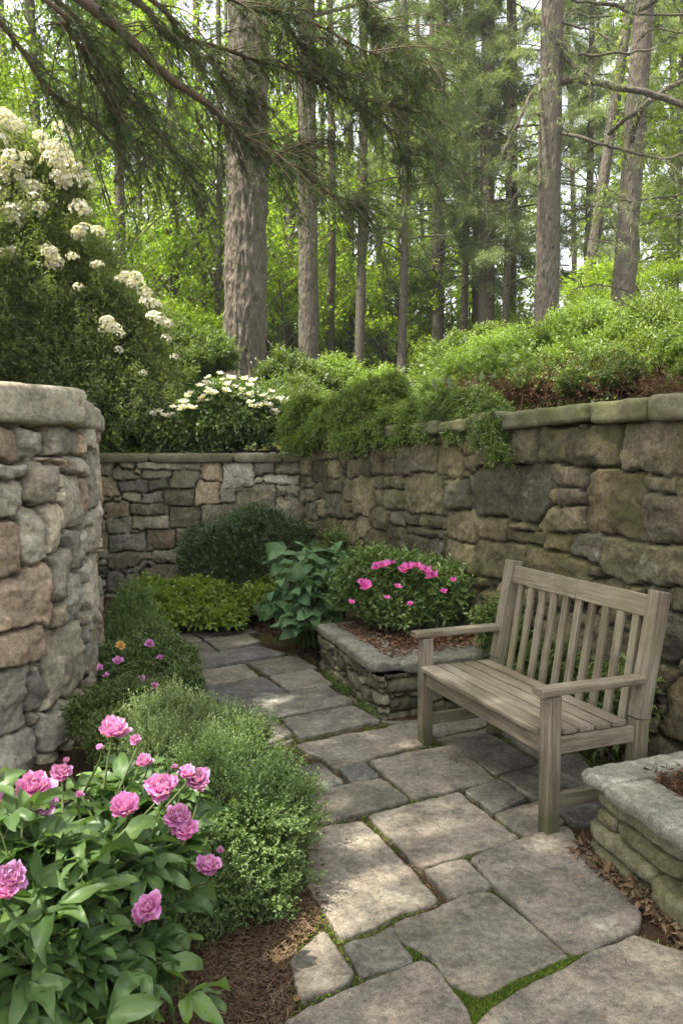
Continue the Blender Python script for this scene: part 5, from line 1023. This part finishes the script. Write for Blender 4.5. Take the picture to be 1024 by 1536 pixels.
# far wood as one mass
r=np.random.default_rng(17); n=70000
a=r.uniform(R(48),R(132),n); d=r.uniform(38,64,n); x=np.cos(a)*d; y=np.sin(a)*d; z=3+27*r.random(n)**1.2
g_=noise(np.stack([a*30,z*.35,d*.08],-1),3)+.5*noise(np.stack([a*90,z*1.0,d*.2],-1),5); m=(g_>.02-.5*(z<9)+.028*(z-10)); P=np.stack([x,y,z],-1)[m]; n=len(P)
mb=MB(); sprigs(mb,P,rdir(n,r),.8,4,.36,.22,'rh',1.0,.1,np.clip(.5+.5*noise(P*.25,6),0,1),r)
for i in range(26):
    aa=r.uniform(R(50),R(130)); dd=r.uniform(38,60); tube(mb,np.array([[np.cos(aa)*dd,np.sin(aa)*dd,2],[np.cos(aa)*dd+r.normal()*.6,np.sin(aa)*dd,26]]),r.uniform(.12,.26),6,tint=0.)
tag(mb.build('far_wood',M['decid']),'distant sunlit wood closing the view behind the trees','wood',kind='stuff')
# unseen trees added to shade the courtyard, behind and left of the viewer
for (x,y,sc,kind,lab) in [(-4.7,1.2,1.0,'decd','added leafy shade tree outside the frame at left'),(-5.5,-4.5,1.0,'decd','added unseen leafy shade tree behind the viewer'),(-9.5,4.5,1.05,'decd','large unseen tree added for shade beyond the curved wall'),(-2.5,-6.5,1.0,'con','unseen pine added for shade behind the viewer'),(-8.5,-3.0,1.05,'con','pine behind the viewer at left, added for shade')]:
    S_={'con':CON,'decd':DECD}[kind]; a,b=S_[0]; t=thing('pine_tree' if kind=='con' else 'woodland_tree',lab,'tree',(x,y,0 if x>-7 else 1.2)); put(TRM['tall'],'trunk',t,sc); put(a,'limbs',t,sc); put(b,'crown',t,sc)
# ------------------------------------------------------------------ light, sky, camera
SUN_AZ=R(200); SUN_EL=R(63)      # direction toward the sun measured from +X, counter-clockwise
w=bpy.data.worlds.new('World'); S.world=w; w.use_nodes=True; nt=w.node_tree; nt.nodes.clear()
sk=nt.nodes.new('ShaderNodeTexSky'); sk.sky_type='NISHITA'; sk.sun_disc=False; sk.sun_elevation=SUN_EL; sk.sun_rotation=PI/2-SUN_AZ; sk.air_density=1.2; sk.dust_density=4.0; sk.ozone_density=1
bg=nt.nodes.new('ShaderNodeBackground'); bg.inputs[1].default_value=.15; wo=nt.nodes.new('ShaderNodeOutputWorld'); hv=nt.nodes.new('ShaderNodeHueSaturation'); hv.inputs['Saturation'].default_value=.25; hv.inputs['Value'].default_value=1.15; nt.links.new(sk.outputs[0],hv.inputs['Color']); nt.links.new(hv.outputs[0],bg.inputs[0]); nt.links.new(bg.outputs[0],wo.inputs[0])
ld=bpy.data.lights.new('sun','SUN'); ld.energy=4; ld.angle=R(.6); ld.color=(1,.94,.82); lo=bpy.data.objects.new('sun',ld); C.objects.link(lo)
dv=Vector((math.cos(SUN_AZ)*math.cos(SUN_EL),math.sin(SUN_AZ)*math.cos(SUN_EL),math.sin(SUN_EL))); lo.rotation_mode='QUATERNION'; lo.rotation_quaternion=dv.to_track_quat('Z','Y'); lo.location=(0,0,30)
cd=bpy.data.cameras.new('camera'); cam=bpy.data.objects.new('camera',cd); C.objects.link(cam); S.camera=cam
cam.location=(0,0,EYE); cam.rotation_euler=(PI/2-PITCH,0,0); cd.sensor_fit='VERTICAL'; cd.sensor_height=36; cd.lens=36*FPX/1536; cd.clip_end=2000; cd.clip_start=.05
S.view_settings.view_transform='Standard'; S.view_settings.look='None'; S.view_settings.gamma=1; S.view_settings.exposure=1.74
S.render.resolution_x=682; S.render.resolution_y=1024
# ------------------------------------------------------------------ crown leaves cut out along the sun rays to shape the light patches
bpy.context.view_layer.update()
def gp(pl,z): return np.array([gnd(*p,z=z)[:2] for p in pl])
SUN_CUTS=[(np.array([(-5,21),(5,21),(8,36),(-8,36)]),4.0,.55),(np.array([(-9,20),(9,20),(14,34),(-14,34)]),5.0,.38),(np.array([(-16,12.5),(16,12.5),(26,40),(-26,40)]),3.0,.30),(gp([(474,1262),(540,1238),(604,1208),(660,1232),(738,1290),(640,1314),(560,1296),(500,1300)],.03),.03,1.0),
 (gp([(560,1240),(640,1300),(600,1360),(500,1340)],.03),.03,.3),
 (gp([(-60,1150),(200,1060),(330,1170),(330,1330),(60,1480),(-60,1450)],.5),.5,.85),
 (gp([(180,1090),(420,1090),(470,1240),(400,1370),(300,1200)],.4),.4,.85),
 (gp([(600,940),(760,920),(780,1000),(830,1090),(640,1010)],.5),.5,.25),
 (gp([(860,1130),(1060,1090),(1060,1260),(900,1190)],.38),.38,.08),
 (np.array([(-2.7,2.8),(-1.3,3.6),(-1.2,4.8),(-2.2,4.8),(-3.2,3.6)]),1.8,.6),
 (np.array([(-6,8.6),(-1.8,8.8),(-1.6,11),(-3,12.5),(-6,12)]),3.6,.95),(np.array([(-3,8.8),(0,8.8),(0,11),(-3,11)]),2.4,.9),
 (np.array([(-.6,9.3),(-.3,8.0),(.9,5.9),(1.5,6.2),(.8,9.3)]),2.2,.7),(np.array([(.3,9.4),(2.4,6.0),(4.6,5),(6,9),(0,13)]),2.6,.55)]
rg=np.random.default_rng(3)
for o in list(bpy.data.objects):
    if o.name.split('.')[0] in ('crown','needles') and o.type=='MESH' and not (o.name.startswith('needles') and o.matrix_world.translation.x>-3):
        me=o.data; Mw=np.array(o.matrix_world); nv=len(me.vertices); co=np.empty(nv*3,np.float32); me.vertices.foreach_get('co',co); co=co.reshape(-1,3)@Mw[:3,:3].T+Mw[:3,3]
        npoly=len(me.polygons); ls=np.empty(npoly,np.int32); me.polygons.foreach_get('loop_start',ls); vi=np.empty(len(me.loops),np.int32); me.loops.foreach_get('vertex_index',vi)
        fv=vi.reshape(-1,3) if len(vi)==3*npoly else None
        if fv is None: continue
        P=co[fv[:,0]]; kill=np.zeros(npoly,bool)
        for poly,z0,pr in (SUN_CUTS[3:4] if o.name.startswith('needles') else SUN_CUTS):
            k=(P[:,2]-z0)/dv[2]; q=P[:,:2]-k[:,None]*np.array([dv[0],dv[1]])
            lo_,hi_=poly.min(0),poly.max(0); c_=np.nonzero((q>lo_).all(1)&(q<hi_).all(1)&(P[:,2]>z0+.5))[0]
            if len(c_):
                c_=c_[inpoly(q[c_],poly)]
                if pr<1: c_=c_[(noise(P[c_]*1.1,21)*.5+.5)<pr+.08]
                kill[c_]=True
        if kill.sum()<50: continue
        keep=fv[~kill]; used=np.unique(keep); mp_=np.full(nv,-1); mp_[used]=np.arange(len(used))
        L0=np.empty(nv*3,np.float32); me.vertices.foreach_get('co',L0); tn=np.empty(nv,np.float32); me.attributes['tint'].data.foreach_get('value',tn)
        no=mk('crown',L0.reshape(-1,3)[used],mp_[keep],me.materials[0],tint=tn[used]); nm=no.data; bpy.data.objects.remove(no); o.data=nm

# HAZE: the moist air of the wood
hm,nt=newmat('haze_air'); pv=nd(nt,'ShaderNodeVolumePrincipled'); pv.inputs['Color'].default_value=(.93,.96,.90,1); pv.inputs['Density'].default_value=.0009; pv.inputs['Anisotropy'].default_value=.3
oo=nd(nt,'ShaderNodeOutputMaterial'); lk(nt,pv.outputs[0],oo.inputs['Volume'])
bx=np.array([(x,y,z) for z in (-1.3,40) for x,y in ((-320,-320),(320,-320),(320,320),(-320,320))],float)
ho=mk('haze',bx,np.array([[3,2,1,0],[4,5,6,7],[0,1,5,4],[1,2,6,5],[2,3,7,6],[3,0,4,7]]),hm,smooth=False); tag(ho,'pale humid air that softens the far trees','haze',kind='stuff')
